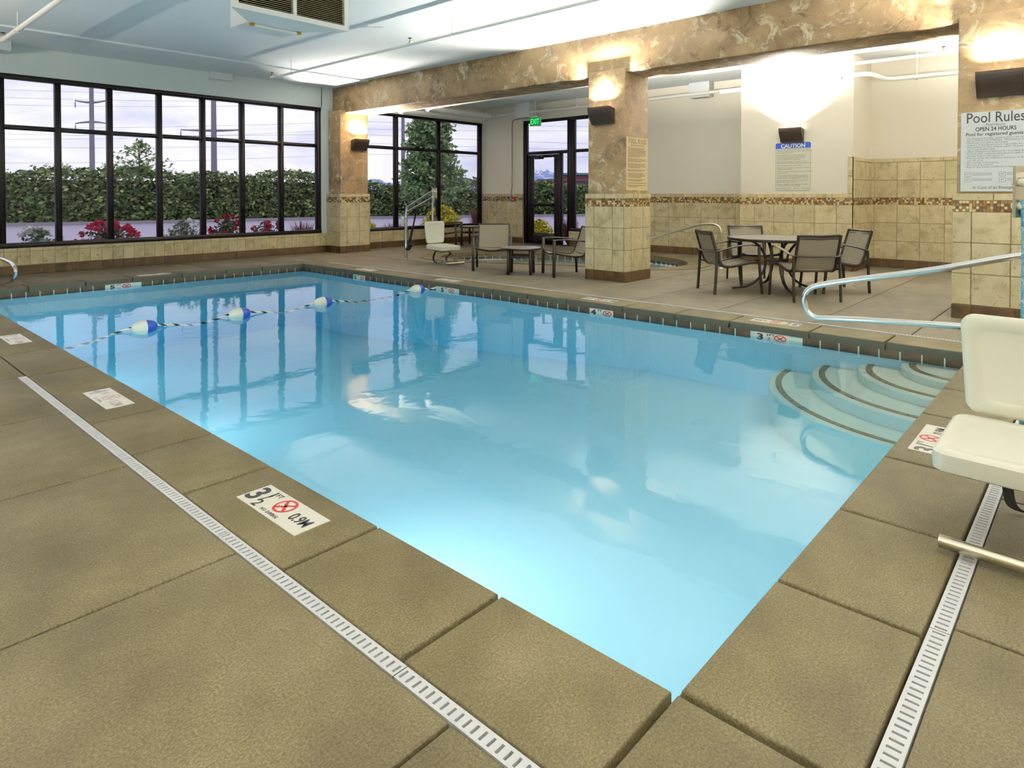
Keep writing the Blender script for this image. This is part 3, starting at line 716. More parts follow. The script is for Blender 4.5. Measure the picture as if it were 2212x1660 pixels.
S2 = thing('rules_plaque', 'narrow cream POOL RULES plaque on the side of the middle pillar', 'sign', (8.62, 5.485, 1.405), 0)
o = MB().box((0, -.010, 0), (.62, 0, .825)).build('board', 'sign_cream', S2)
text('POOL', .105, 'text_brown', S2, FACE_Y, (.055, -.0105, .73), .0008, width=.225); text('RULES', .105, 'text_brown', S2, FACE_Y, (.325, -.0105, .73), .0008, width=.25)
MB().box((.10, -.0112, .695), (.52, -.010, .706)).build('rule_line', 'text_brown', S2)
rnd = random.Random(3); z = .655; mb = MB()
for para in (8, 3, 4, 2, 4, 2, 1, 2):
    for j in range(para):
        x = .05 if j else .03; xe = .58 * (rnd.uniform(.86, 1.0) if j < para - 1 or para == 1 else rnd.uniform(.45, .8))
        while x < xe:
            w_ = rnd.uniform(.012, .045); mb.box((x, -.0108, z), (min(x + w_, xe), -.0100, z + .0105)); x += w_ + .008
        z -= .0195
    z -= .016
tag(mb.build('small_print', 'text_brown', S2), kind='stuff')

S3 = thing('caution_sign', 'white CAUTION sign with blue heading under the lamp on the cream wall', 'sign', (BX - .002, 4.668, 1.415), 0)
W3, H3 = .635, .885
board(S3, W3, H3, 'sign_caution', .006, .025)
mb = MB(); r = .022
mb.prism([(0, H3 - .105), (W3, H3 - .105), (W3, H3 - r), (W3 - r, H3), (r, H3), (0, H3 - r)], lambda x, y, d: (x, y, d), .006, .0068); at(mb.build('blue_heading', 'sign_blue', S3), FACE_X, (0, 0, 0))
mb = MB()
for a, b in (((.004, .02), (.008, H3 - .1)), ((W3 - .008, .02), (W3 - .004, H3 - .1)), ((.02, .004), (W3 - .02, .008))): mb.prism([(a[0], a[1]), (b[0], a[1]), (b[0], b[1]), (a[0], b[1])], lambda x, y, d: (x, y, d), .006, .0065)
at(mb.build('border_line', 'text_blue_grey', S3), FACE_X, (0, 0, 0))
text('CAUTION', .105, 'text_white', S3, FACE_X, onx(W3 / 2, H3 - .092, .0072), .004, 'CENTER', width=.44)
ct = [['Elderly persons and those suffering from heart disease,', 'diabetes or high blood pressure should consult a physician', 'before entering the spa pool.'], ['Persons suffering from a communicable disease', 'transmissible via water may not use the spa pool.', 'Persons using prescription medications should', 'consult a physician before using the spa.'],
      ['Individuals under the influence of alcohol or other', 'impairing chemical substances should not use the spa pool.'], ['Bathers should not use the spa pool alone.'], ['Pregnant women should not use the spa pool without', 'consulting their physicians.'],
      ['Persons should not spend more than 15 minutes in the spa', 'in any one session.'], ['Children under the age of 14 must be accompanied', 'and supervised by at least one responsible adult over', 'the age of 18 years when lifeguards are not on duty.'],
      ['Children under the age of five years are prohibited', 'from bathing in a spa or hot tub.'], ['Running or engaging in unsafe activities or horseplay', 'in or around the spa pool is prohibited.']]
z = H3 - .14
for p in ct:
    for s in p: text(s, .0265, 'text_blue_grey', S3, FACE_X, onx(.03, z, .0066), .0003, res=1); z -= .0265
    z -= .0165
text('SPA HOURS FROM', .03, 'text_blue_grey', S3, FACE_X, onx(.03, .03, .0066), res=1); text('AM', .03, 'text_blue_grey', S3, FACE_X, onx(.335, .03, .0066), res=1); text('TO', .03, 'text_blue_grey', S3, FACE_X, onx(.385, .03, .0066), res=1); text('PM', .03, 'text_blue_grey', S3, FACE_X, onx(.485, .03, .0066), res=1); text('DAILY', .03, 'text_blue_grey', S3, FACE_X, onx(.535, .03, .0066), res=1)

EX = thing('exit_sign', 'green lit EXIT sign hanging above the glass door', 'exit sign', (13.12, 11.10, 3.12), .12)
MB().box((-.03, -.165, 0), (.03, .165, .24)).build('housing', 'box_white', EX, bevel=.012)
MB().box((-.034, -.15, .018), (-.028, .15, .222)).build('lit_face', 'exit_green', EX)
text('EXIT', .2, 'exit_letter', EX, FACE_X, (-.0345, .0, .05), .001, 'CENTER', width=.25)
MB().box((-.04, -.07, .24), (.04, .07, .262)).tube([(0, 0, .25), (0, 0, ZA - 3.13)], .012, 8).build('canopy', 'box_white', EX)

# ------------------------------------------------------------------ depth markers
def no_dive(t, F, c, R, matr='marker_red'):
    ring = MB(); n = 28
    for k in range(n):
        a, b = 2 * PI * k / n, 2 * PI * (k + 1) / n
        ring.add([(R * math.cos(a), R * math.sin(a), 0), (R * math.cos(b), R * math.sin(b), 0), (.78 * R * math.cos(b), .78 * R * math.sin(b), 0), (.78 * R * math.cos(a), .78 * R * math.sin(a), 0)], [(0, 1, 2, 3)])
    s = .085 * R
    for d in (1, -1):
        x, y = .6 * R, .6 * R * d
        ring.add([(-x + s, -y - s * d, 0), (x + s, y - s * d, 0), (x - s, y + s * d, 0), (-x - s, -y + s * d, 0)], [(0, 1, 2, 3)])
    at(ring.build('no_diving_ring', matr, t), F, c)
    fig = MB()                                                      # diver in front of a tiled edge
    fig.add([(-.45 * R, .12 * R, 0), (-.1 * R, .02 * R, 0), (.12 * R, .22 * R, 0), (.05 * R, .3 * R, 0), (-.1 * R, .16 * R, 0), (-.42 * R, .2 * R, 0)], [(0, 1, 2, 3, 4, 5)])
    fig.add([(.1 * R, .2 * R, 0), (.2 * R, -.3 * R, 0), (.28 * R, -.28 * R, 0), (.2 * R, .24 * R, 0)], [(0, 1, 2, 3)])
    fig.add([(-.6 * R, -.3 * R, 0), (.6 * R, -.3 * R, 0), (.6 * R, -.25 * R, 0), (-.6 * R, -.25 * R, 0)], [(0, 1, 2, 3)])
    at(fig.build('diver_figure', 'marker_black', t), F, Vector(c) - F.to_3x3().col[2] * .0002)
def depth_marker(loc, right, up, ft, half, m_, label, faded=False):
    r, u = Vector(right), Vector(up); o = r.cross(u); F = frame_of(r, u, o)
    t = thing('depth_marker', label, 'depth marker', loc); w_ = .166
    blk, red = ('faded_ink', 'faded_red') if faded else ('marker_black', 'marker_red')
    for k in (-1, 0, 1):
        at(link('marker_tile', tile_mesh(w_ - .002, w_ - .002, .004, 'marker_tile', .001), t), F, r * (k * w_))
    up_ = o * .0044
    big = text(ft, .155 if half else .15, blk, t, F, r * (-w_ * 1.46) + u * -.052 + up_, .0035)
    if half:
        text('1', .075, blk, t, F, r * (-w_ * .93) + u * .012 + up_, .0012); text('2', .075, blk, t, F, r * (-w_ * .86) + u * -.070 + up_, .0012)
        text('/', .09, blk, t, F, r * (-w_ * .92) + u * -.032 + up_, .0004); text('FT', .038, blk, t, F, r * (-w_ * .74) + u * .036 + up_)
    else: text('FT', .055, blk, t, F, r * (-w_ * .92) + u * .0 + up_, .0008)
    no_dive(t, F, u * .018 + up_, .055, red)
    text('NO DIVING', .026, blk, t, F, u * -.067 + up_, .0002, 'CENTER', res=1)
    text(m_, .078, blk, t, F, r * (w_ * .56) + u * -.028 + up_, .0014, width=.125)
    return t
plain('faded_ink', rgb(176, 170, 178), .5); plain('faded_red', rgb(212, 178, 178), .5)
XI, XO = (0, -1, 0), (1, 0, 0)
depth_marker((1.408, 2.615, .0), XI, XO, '3', True, '0.9M', 'white depth marker reading 3 1/2 FT and 0.9M beside the slotted drain')
depth_marker((1.408, 4.885, .0), XI, XO, '4', False, '1.2M', 'pale faded depth marker with 1.2M beside the slotted drain', True)
depth_marker((1.408, 7.52, .0), XI, XO, '5', False, '1.5M', 'pale blank-looking depth marker past the end of the slotted drain', True)
YO, XN = (0, 1, 0), (-1, 0, 0)
depth_marker((6.97, 2.59, .0), YO, XN, '3', True, '0.9M', 'white 3 1/2 FT depth marker set in the coping near the stair rail')
depth_marker((6.95, 4.81, .0), YO, XN, '4', False, '1.2M', 'white 4 FT depth marker set in the coping in front of the middle pillar')
depth_marker((6.95, 7.65, .0), YO, XN, '5', False, '1.5M', 'white depth marker set in the coping in front of the lounge chairs')
depth_marker((6.93, 9.80, .0), YO, XN, '5', False, '1.5M', 'white depth marker set in the coping near the spa lift')
depth_marker((4.12, 11.86, .0), (-1, 0, 0), (0, -1, 0), '5', False, '1.5M', 'white depth marker set in the coping below the long window')
depth_marker((4.22, .70, .0), (1, 0, 0), (0, 1, 0), '3', True, '0.9M', 'white depth marker partly under the seat of the near pool lift')
def wall_marker(loc, right, ft, half, label):
    r, u = Vector(right), Vector((0, 0, 1)); o = r.cross(u); F = frame_of(r, u, o); t = thing('waterline_marker', label, 'depth marker', loc)
    for k in (-1, 1): at(link('marker_tile', tile_mesh(.17, .084, .011, 'marker_tile', .001), t), F, r * (k * .0865))
    d = o * .0114; Q = F @ Matrix.Diagonal((1.15, .62, 1, 1))
    text(ft, .13, 'marker_black', t, Q, r * -.155 + u * -.034 + d, .005)
    if half: text('1', .06, 'marker_black', t, Q, r * -.062 + u * .005 + d, .001); text('2', .06, 'marker_black', t, Q, r * -.045 + u * -.03 + d, .001)
    text('FT', .05, 'marker_black', t, Q, r * (-.03 if half else -.055) + u * .008 + d, .001)
    no_dive(t, Q, r * .085 + u * -.004 + d, .055)
wall_marker((bx1, 2.545, -.112), (0, -1, 0), '3', True, 'waterline depth marker reading 3 1/2 FT nearest the entry steps')
wall_marker((bx1, 4.636, -.112), (0, -1, 0), '4', False, 'waterline depth marker reading 4 FT in front of the middle pillar')
wall_marker((bx1, 7.45, -.112), (0, -1, 0), '5', False, 'waterline depth marker beside the last float of the rope')
wall_marker((bx1, 9.75, -.112), (0, -1, 0), '5', False, 'waterline depth marker in front of the spa lift')
wall_marker((3.55, by1, -.112), (1, 0, 0), '5', False, 'waterline depth marker under the coping of the window end')

# ------------------------------------------------------------------ rope with floats
RP = thing('lane_rope', 'striped black and white rope with blue and white floats across the pool', 'lane rope', (0, 0, 0))
fl = [2.60, 3.66, 4.80, 6.42]; YR = 7.78
mb = MB(); path = []
ctrl = [(1.63, YR - .02, -.22), (1.95, YR - .01, -.20)]
for k, x in enumerate(fl):
    ctrl += [(x - .50 if k else x - .40, YR, WZ - .03), (x - .30, YR, WZ - .002), (x - .13, YR, WZ + .035), (x, YR, WZ + .03), (x + .13, YR, WZ + .03), (x + .26, YR, WZ + .012), (x + .42, YR, WZ - .012), (x + .52, YR, WZ - .03)]
ctrl = ctrl[:-3] + [(6.62, YR - .03, WZ + .01), (6.74, YR - .06, -.10)]
path = [p for p in spline(ctrl, 14)]
NR = 8; r0 = .0125; dist = 0; prev = None; o0 = len(mb.v)
for k, p in enumerate(path):
    if k: dist += (path[k] - path[k - 1]).length
    tw = dist / .075 * 2 * PI / 2
    d = (path[min(k + 1, len(path) - 1)] - path[max(k - 1, 0)]).normalized(); a = d.cross(Vector((0, 0, 1))).normalized(); b = d.cross(a)
    for j in range(NR):
        t = 2 * PI * j / NR + tw; mb.v.append(tuple(p + a * (math.cos(t) * r0) + b * (math.sin(t) * r0)))
for k in range(len(path) - 1):
    for j in range(NR):
        mb.f.append((k * NR + j, k * NR + (j + 1) % NR, (k + 1) * NR + (j + 1) % NR, (k + 1) * NR + j)); mb.m.append(1 if j in (0, 1, 2) else 0)
mb.build('rope', ['rope_white', 'rope_black'], RP, smooth=True)
for x in fl:
    pr = [(.0, -.135), (.022, -.134), (.045, -.115), (.064, -.08), (.075, -.035), (.077, .0), (.0768, .012)]
    f = MB().lathe(pr, (x, YR, WZ + .022), 24, 0, 'x').build('float', 'float_white', RP, smooth=True)
    pb = [(.0768, .012), (.075, .035), (.070, .065), (.058, .098), (.04, .12), (.02, .128), (0, .129)]
    MB().lathe(pb, (x, YR, WZ + .022), 24, 0, 'x').build('blue_end', 'float_blue', f, smooth=True)

# ------------------------------------------------------------------ rails
def rail(name, label, path, r, mat='steel', feet=()):
    t = thing(name, label, 'handrail', (0, 0, 0)); MB().tube(path, r, 14).build('rail_tube', mat, t, smooth=True)
    for f in feet: MB().lathe([(.06, 0), (.06, .006), (.035, .022), (.026, .03)], f, 18).build('foot_flange', mat, t, smooth=True)
    return t
X0 = 5.7
rail('stair_rail', 'polished steel stair rail looping out over the pool entry steps',
     fillet([(X0, -.02, 0), (X0, -.02, 1.02), (X0, .44, .935), (X0, .95, .79), (X0, 1.66, .632), (X0, 1.90, .56), (X0, 1.86, .315), (X0, 1.60, .345), (X0, .95, .385), (X0, .20, .42), (X0, .20, 0)], .22, 8), .024, 'steel', [(X0, -.02, 0), (X0, .20, 0)])
for xx, lb in ((2.12, 'steel ladder rail curving over the pool edge below the long window'), (1.62, 'steel ladder rail at the far pool corner, behind another rail')):
    rail('ladder_rail', lb, spline([(xx, 12.75, 0), (xx, 12.72, .28), (xx, 12.24, .385), (xx, 11.5, .365), (xx, 11.24, .265), (xx, 11.5, .128), (xx, 11.95, .05), (xx, 12.3, -.02)], 8), .024, 'steel', [(xx, 12.75, 0)])
sp0 = LD(3.15, 12.35)
g = Vector((11.2, 5.33, 0)); f_ = Vector((10.55, 6.5, 0))
rail('spa_rail', 'bent steel spa rail beside the middle pillar in front of the tiled wall',
     fillet([(11.30, 5.18, 0), (11.30, 5.18, .80), (11.31, 5.55, .805), (11.42, 7.0, .38), (11.42, 7.0, -.3)], .20, 8), .022, 'brushed_steel', [(11.30, 5.18, 0)])

# ------------------------------------------------------------------ ceiling services
def pipe_thing(name, label, paths, r, mat='pipe_white', cat='pipe', hang=(), heads=(), zc=ZC, nm='pipe_run'):
    t = thing(name, label, cat, (0, 0, 0))
    for p in paths: MB().tube(p, r, 12).build(nm, mat, t, smooth=True)
    for (x, y, z) in hang:
        MB().tube([(x, y, z), (x, y, zc)], .006, 6).build('hanger_rod', mat, t); MB().lathe([(r * 1.35, -.012), (r * 1.35, .012)], (x, y, z), 12, 0, 'y').build('hanger_clamp', mat, t)
    for (x, y, z) in heads:
        h = MB().lathe([(.016, 0), (.016, .03), (.009, .034), (.009, .07)], (x, y, z), 10).build('sprinkler_head', 'brass', t, smooth=True)
        MB().lathe([(.0, .075), (.03, .075), (.03, .079), (0, .079)], (x, y, z), 12).build('deflector', 'slot_dark', h)
        MB().lathe([(r * 1.4, -.04), (r * 1.4, .04)], (x, y, z - r * .5), 12, 0, 'y').build('tee_fitting', mat, t, smooth=True)
    return t
pipe_thing('sprinkler_pipe', 'white sprinkler pipe below the ceiling running beside the plaster beam', [[(6.33, 12.04, 3.6), (6.33, YN, 3.6)]], .022, hang=[(6.33, 11.3, 3.6), (6.33, 6.9, 3.6), (6.33, 3.2, 3.6)], heads=[(6.33, 12.02, 3.62), (6.33, 7.83, 3.62), (6.33, 3.9, 3.62)])
pipe_thing('sprinkler_pipe', 'thick white sprinkler pipe under the ceiling at the long window', [[(2.15, 12.04, 3.6), (2.15, YN, 3.6)]], .034, hang=[(2.15, 11.1, 3.6), (2.15, 7, 3.6)], heads=[(2.15, 12.0, 3.63)])
tag(MB().box((5.75, YB - .13, 3.675), (6.20, YB, ZC - .028)).build('smoke_vent_box', 'box_white', bevel=.008), 'small white box high on the window wall below the ceiling', 'wall box')
tag(MB().box((1.9, YB - .36, 3.66), (2.47, YB, ZC - .028)).build('speaker_box', 'box_white', bevel=.008), 'white box in the ceiling corner above the thick sprinkler pipe', 'wall box')
# supply air unit: flared louvre hood on a neck
AC = thing('air_diffuser', 'white ceiling air unit with rows of rusty louvres', 'air unit', (0, 0, 0))
zb = 3.355; Yf = 6.94; xa, xb = 3.22, 4.66; na, nb, Yn, Ye = 3.64, 4.32, 7.46, 7.92
zt = ZC - .002
mb = MB()
P = [(xa, Yf + .05, zb - .005), (xb, Yf + .05, zb - .005), (nb, Yn, zb), (na, Yn, zb), (xa, Yf + .05, zt), (xb, Yf + .05, zt), (nb, Yn, zt), (na, Yn, zt)]
mb.add(P, [(0, 1, 2, 3), (4, 7, 6, 5), (0, 3, 7, 4), (1, 5, 6, 2), (2, 6, 7, 3)])
mb.build('flared_hood', 'white_enamel', AC)
MB().box((na, Yn, zb + .01), (nb, Ye, zt)).build('neck_duct', 'white_enamel', AC)
fr = MB()
xm = (xa + xb) / 2
for a, b in (((xa, Yf, zb - .01), (xb, Yf + .049, zb + .05)), ((xa, Yf, zt - .05), (xb, Yf + .049, zt)), ((xa, Yf, zb + .05), (xa + .06, Yf + .049, zt - .05)), ((xb - .06, Yf, zb + .05), (xb, Yf + .049, zt - .05)), ((xm - .02, Yf - .004, zb + .05), (xm + .02, Yf + .049, zt - .05))): fr.box(a, b)
fr.build('louvre_frame', 'white_enamel', AC)
plain('louvre_rust', rgb(206, 192, 150), .6, var=.5, bscale=30)
MB().box((xa + .05, Yf + .051, zb + .02), (xb - .05, Yf + .056, zt - .03)).build('louvre_back', 'slot_dark', AC)
nl = 17
for k in range(nl):
    z = zb + .065 + k * (zt - zb - .12) / nl
    MB().add([(xa + .06, Yf + .004, z - .004), (xb - .06, Yf + .004, z - .004), (xb - .06, Yf + .046, z + .012), (xa + .06, Yf + .046, z + .012), (xa + .06, Yf + .004, z - .001), (xb - .06, Yf + .004, z - .001), (xb - .06, Yf + .046, z + .015), (xa + .06, Yf + .046, z + .015)],
             [(0, 1, 2, 3), (7, 6, 5, 4), (0, 4, 5, 1), (2, 6, 7, 3)]).build('louvre_slat', 'louvre_rust', AC)
MB().tube([(na + .02, Yn, zb - .02), (nb - .02, Yn, zb - .02)], .018, 10).build('drain_tube', 'white_enamel', AC, smooth=True)
for x in (na + .04, nb - .04): MB().box((x - .025, Yn - .02, zb - .035), (x + .025, Yn + .02, zb + .001)).build('rusty_clip', 'rust', AC)
# alcove pipes
pipe_thing('insulated_pipe', 'pair of fat white lagged pipes running behind the plaster beam', [spline([(9.75, 5.2, 3.42), (9.75, 11.7, 3.36), (9.8, 12.4, 3.36), (10.2, 12.9, 3.38), (10.9, 13.1, 3.42), (13.1, 13.1, 3.46)], 6), spline([(10.15, 5.2, 3.46), (10.15, 11.2, 3.42), (10.2, 11.8, 3.42), (10.6, 12.4, 3.44), (11.2, 12.65, 3.48), (13.1, 12.75, 3.52)], 6)], .075, zc=ZA)
pipe_thing('drain_pipe', 'white pipe with hangers crossing above the glass door and the cream wall', [fillet([(13.3, 13.2, 3.36), (13.3, 13.15, 3.54), (13.3, 9.7, 3.51), (13.3, 5.36, 3.53)], .1)], .038, hang=[(13.3, y, 3.53) for y in (12.6, 11.6, 9.9, 8.2, 6.4)], zc=ZA)
pipe_thing('drain_pipe', 'white pipe with a dropped elbow crossing the boxed-out cream wall', [fillet([(12.36, 5.7, 3.36), (12.36, 3.35, 3.40), (12.36, 3.05, 3.40), (12.5, 2.82, 3.28), (12.7, 1.2, 3.30), (12.75, YN, 3.32)], .12), spline([(12.36, 4.60, 3.36), (12.34, 4.62, 3.30), (12.30, 4.6, 3.22), (12.30, 4.52, 3.17), (12.42, 4.45, 3.15)], 5)], .036, hang=[(12.36, y, 3.38) for y in (5.2, 4.4, 3.5)] + [(12.62, 2.4, 3.29)], zc=ZA)
pipe_thing('sprinkler_pipe', 'white sprinkler pipe high in the alcove behind the near pillar', [fillet([(11.5, 4.05, 3.62), (11.5, 3.66, 3.44), (11.5, YN, 3.42)], .05)], .024, hang=[(11.5, 3.3, 3.44)], heads=[(11.5, 1.85, 3.45)], zc=ZA)
HB = thing('unit_heater', 'white box heater hung high on the cream wall behind the pipe', 'heater', (13.37, 6.66, 3.46))
MB().box((0, -.24, 0), (.22, .24, ZA - 3.46)).build('casing', 'box_white', HB, bevel=.01); MB().box((.02, -.18, -.004), (.2, .18, .002)).build('outlet_grille', 'metal_grey', HB)
tag(MB().box((13.2, 11.4, 3.40), (XR, 11.9, ZA)).build('ceiling_box', 'box_white', bevel=.01), 'white box against the ceiling beyond the EXIT sign', 'wall box')
pipe_thing('conduit', 'thin grey conduit bending down the cream pier to the alarm', [fillet([(13.3, 11.5, 3.40), (13.56, 12.31, 3.40), (13.565, 12.33, 3.2), (13.565, 12.33, 1.55), (13.56, 12.36, 1.40), (13.56, 12.36, 1.25)], .1)], .014, 'metal_grey', 'conduit')
AL = thing('fire_alarm', 'small red fire alarm call point on the tiled pier', 'fire alarm', (13.54, 12.27, 1.155))
MB().box((0, -.055, 0), (.045, .055, .11)).build('housing', 'alarm_red', AL, bevel=.006); MB().box((-.004, -.03, .03), (.001, .03, .045)).build('pull_handle', 'text_white', AL)
tag(MB().box((13.53, 12.325, 1.145), (13.58, 12.40, 1.265)).build('conduit_box', 'metal_grey', bevel=.004), 'small grey box at the foot of the conduit beside the red alarm', 'conduit box')
tag(MB().box((13.55, 12.92, 1.14), (13.58, 13.0, 1.26)).build('outlet_cover', 'metal_grey', bevel=.004), 'grey outlet cover on the mosaic strip of the tiled pier', 'outlet')
# ------------------------------------------------------------------ furniture
def sling(path, hw, sag=.0, n=6):                       # strip of fabric along a side profile (y, z)
    mb = MB(); L = len(path); vs = []
    for off in (0, .004):
        for (y, z) in path:
            for k in range(n + 1):
                u = k / n * 2 - 1; vs.append((u * hw, y, z - off - sag * (1 - u * u)))
    W = n + 1
    for i in range(L - 1):
        for k in range(n):
            a = i * W + k; mb.f.append((a, a + 1, a + W + 1, a + W)); b = a + L * W; mb.f.append((b + W, b + W + 1, b + 1, b))
    for i in range(L - 1):
        for k in (0, n):
            a = i * W + k; b = a + L * W; mb.f.append((a, a + W, b + W, b))
    mb.v = vs; mb.m = [0] * len(mb.f); return mb
def V2(path, x): return [Vector((x, y, z)) for y, z in path]
PROF = spline([(0, .29, .44), (0, .12, .415), (0, -.08, .375), (0, -.20, .385), (0, -.255, .46), (0, -.31, .63), (0, -.375, .845)], 5)
PROF = [(p.y, p.z) for p in PROF]
def dining_chair(label):
    t = thing('dining_chair', label, 'chair', group='sling dining chairs around the round table')
    SB = 'chair_bronze'; hw = .255
    cut = next(i for i, (y, z) in enumerate(PROF) if y < -.22)
    sling(PROF[:cut + 1], hw, .012).build('seat', 'sling_fabric', t, smooth=True)
    sling(PROF[cut:], hw, .0).build('backrest', 'sling_fabric', t, smooth=True)
    for s in (-1, 1):
        MB().tube(V2(PROF, s * (hw + .012)), .018, 8, r2=.022).build('side_rail', SB, t, smooth=True)
        MB().tube(spline([(s * .315, .33, .0), (s * .315, .30, .25), (s * .315, .285, .45), (s * .31, .285, .655)], 4), .021, 8, r2=.017).build('leg', SB, t, smooth=True)
        MB().tube(spline([(s * .30, -.33, 0), (s * .30, -.31, .3), (s * .295, -.30, .575)], 4), .021, 8, r2=.017).build('leg', SB, t, smooth=True)
        MB().bar((s * .31, .27, .43), (s * .265, .24, .43), .02, .02).build('seat_bracket', SB, t); MB().bar((s * .30, -.30, .42), (s * .265, -.22, .39), .018, .018).build('seat_bracket', SB, t)
    MB().tube(spline([(-.31, .295, .655), (-.325, .10, .665), (-.325, -.10, .635), (-.30, -.27, .585), (-.2, -.345, .572), (0, -.362, .57), (.2, -.345, .572), (.30, -.27, .585), (.325, -.10, .635), (.325, .10, .665), (.31, .295, .655)], 5), .024, 8, r2=.011, up=(0, 0, 1)).build('arm_hoop', SB, t, smooth=True)
    MB().tube([(-hw, -.373, .84), (0, -.385, .832), (hw, -.373, .84)], .016, 8).build('top_bar', SB, t, smooth=True)
    MB().tube([(-hw, -.366, .805), (0, -.372, .795), (hw, -.366, .805)], .01, 8).build('top_bar', SB, t, smooth=True)
    MB().tube([(-hw, .285, .435), (0, .285, .42), (hw, .285, .435)], .014, 8).tube([(-hw, -.19, .375), (hw, -.19, .375)], .012, 8).build('cross_bar', SB, t, smooth=True)
    return t
def place(o, x, y, dx, dy, first=False):
    o.location = (x, y, 0); o.rotation_euler = (0, 0, math.atan2(-dx, dy)); return o
dc = dining_chair('bronze sling dining chair beside the round table, its back turned to the spa')
place(dc, 8.80, 3.92, .74, -.67)
for (x, y, dx, dy, lb) in ((8.84, 2.92, .70, .71, 'bronze sling dining chair with its back to the pool, in front of the round table'),
                           (9.86, 2.86, -.72, .69, 'bronze sling dining chair beside the round table, its back to the tiled corner'),
                           (10.06, 4.08, -.72, -.69, 'bronze sling dining chair on the wall side of the round table')):
    c = copy_tree(dc); c['label'] = lb; place(c, x, y, dx, dy)
TT = thing('dining_table', 'round patio table with bronze rim and curved legs among four chairs', 'table', (9.42, 3.50, 0), math.radians(42))
R = .665
MB().lathe([(0, .728), (R - .02, .728), (R - .018, .734), (0, .734)], n=48).build('table_top', 'table_top', TT, smooth=True)
MB().lathe([(R - .03, .700), (R - .004, .700), (R, .706), (R, .734), (R - .006, .740), (R - .02, .737), (R - .022, .728)], n=48).build('rim', 'chair_bronze', TT, smooth=True)
for k in range(4):
    a = k * PI / 2; c, s = math.cos(a), math.sin(a)
    pr = spline([(.50, 0, .712), (.30, 0, .66), (.17, 0, .50), (.16, 0, .32), (.26, 0, .14), (.42, 0, .045), (.62, 0, .02)], 6)
    MB().tube([(p.x * c, p.x * s, p.z) for p in pr], .024, 8, r2=.016).build('leg', 'chair_bronze', TT, smooth=True)
MB().lathe([(.15, .40), (.165, .40), (.165, .43), (.15, .43)], n=24).build('leg_ring', 'chair_bronze', TT)

LP = spline([(0, .30, .40), (0, .10, .355), (0, -.12, .325), (0, -.22, .35), (0, -.27, .44), (0, -.33, .61), (0, -.39, .80)], 5)
LP = [(p.y, p.z) for p in LP]
def lounge_chair(label):
    t = thing('lounge_chair', label, 'chair', group='low sling lounge chairs by the spa'); SB = 'chair_bronze'; hw = .27
    cut = next(i for i, (y, z) in enumerate(LP) if y < -.24)
    sling(LP[:cut + 1], hw, .025).build('seat', 'sling_fabric', t, smooth=True); sling(LP[cut:], hw, 0).build('backrest', 'sling_fabric', t, smooth=True)
    for s in (-1, 1):
        MB().tube(V2(LP, s * (hw + .01)), .013, 8, r2=.016).build('side_rail', SB, t, smooth=True)
        MB().bar((s * .325, .30, 0), (s * .325, .29, .60), .044, .05).build('leg', SB, t, bevel=.006, seg=1)
        MB().bar((s * .315, -.30, 0), (s * .315, -.27, .575), .036, .04).build('leg', SB, t, bevel=.006, seg=1)
        MB().tube(spline([(s * .325, .315, .602), (s * .328, .1, .61), (s * .322, -.15, .592), (s * .30, -.36, .56)], 5), .027, 8, r2=.012, up=(0, 0, 1)).build('arm', SB, t, smooth=True)
    MB().tube(spline([(-.325, .29, .45), (-.25, .29, .395), (0, .29, .36), (.25, .29, .395), (.325, .29, .45)], 5), .014, 8).build('front_bow', SB, t, smooth=True)
    MB().tube([(-.315, -.26, .33), (.315, -.26, .33)], .013, 8).build('cross_bar', SB, t, smooth=True)
    MB().tube([(-hw, -.388, .795), (hw, -.388, .795)], .012, 8).build('top_bar', SB, t, smooth=True)
    return t
lc = lounge_chair('bronze sling lounge chair between the spa lift and the small table'); place(lc, 8.53, 8.22, -.77, -.64)
c = copy_tree(lc); c['label'] = 'bronze sling lounge chair half hidden behind the middle pillar'; place(c, 8.72, 6.72, -.82, .57)
c = copy_tree(lc); c['label'] = 'bronze sling lounge chair under the window behind the spa lift'; place(c, 11.42, 12.62, .55, -.84)
def side_table(label, x, y, h=.455, r=.35, rz=.6):
    t = thing('side_table', label, 'table', (x, y, 0), rz, 'low round side tables')
    MB().lathe([(0, h - .03), (r - .03, h - .03), (r, h - .018), (r + .004, h - .006), (r - .01, h), (0, h + .002)], n=40).build('table_top', 'table_top', t, smooth=True)
    MB().lathe([(r - .02, h - .04), (r + .005, h - .03), (r + .01, h - .012), (r + .002, h - .002), (r - .006, h - .006)], n=40).build('rim', 'chair_bronze', t, smooth=True)
    for k in range(4):
        a = k * PI / 2 + PI / 4; MB().bar((.27 * math.cos(a), .27 * math.sin(a), 0), (.255 * math.cos(a), .255 * math.sin(a), h - .03), .048, .048, (math.cos(a), math.sin(a), 0)).build('leg', 'chair_bronze', t, bevel=.006, seg=1)
    m = MB()
    for k in range(4):
        a, b = k * PI / 2 + PI / 4, (k + 1) * PI / 2 + PI / 4; m.bar((.25 * math.cos(a), .25 * math.sin(a), h * .66), (.25 * math.cos(b), .25 * math.sin(b), h * .66), .022, .04)
    m.build('apron', 'chair_bronze', t); return t
side_table('small round bronze table between the two lounge chairs by the spa', 8.33, 7.37, .455, .335)
side_table('small round table under the window near the tiled pier', 12.25, 12.60, .5, .34, .2)

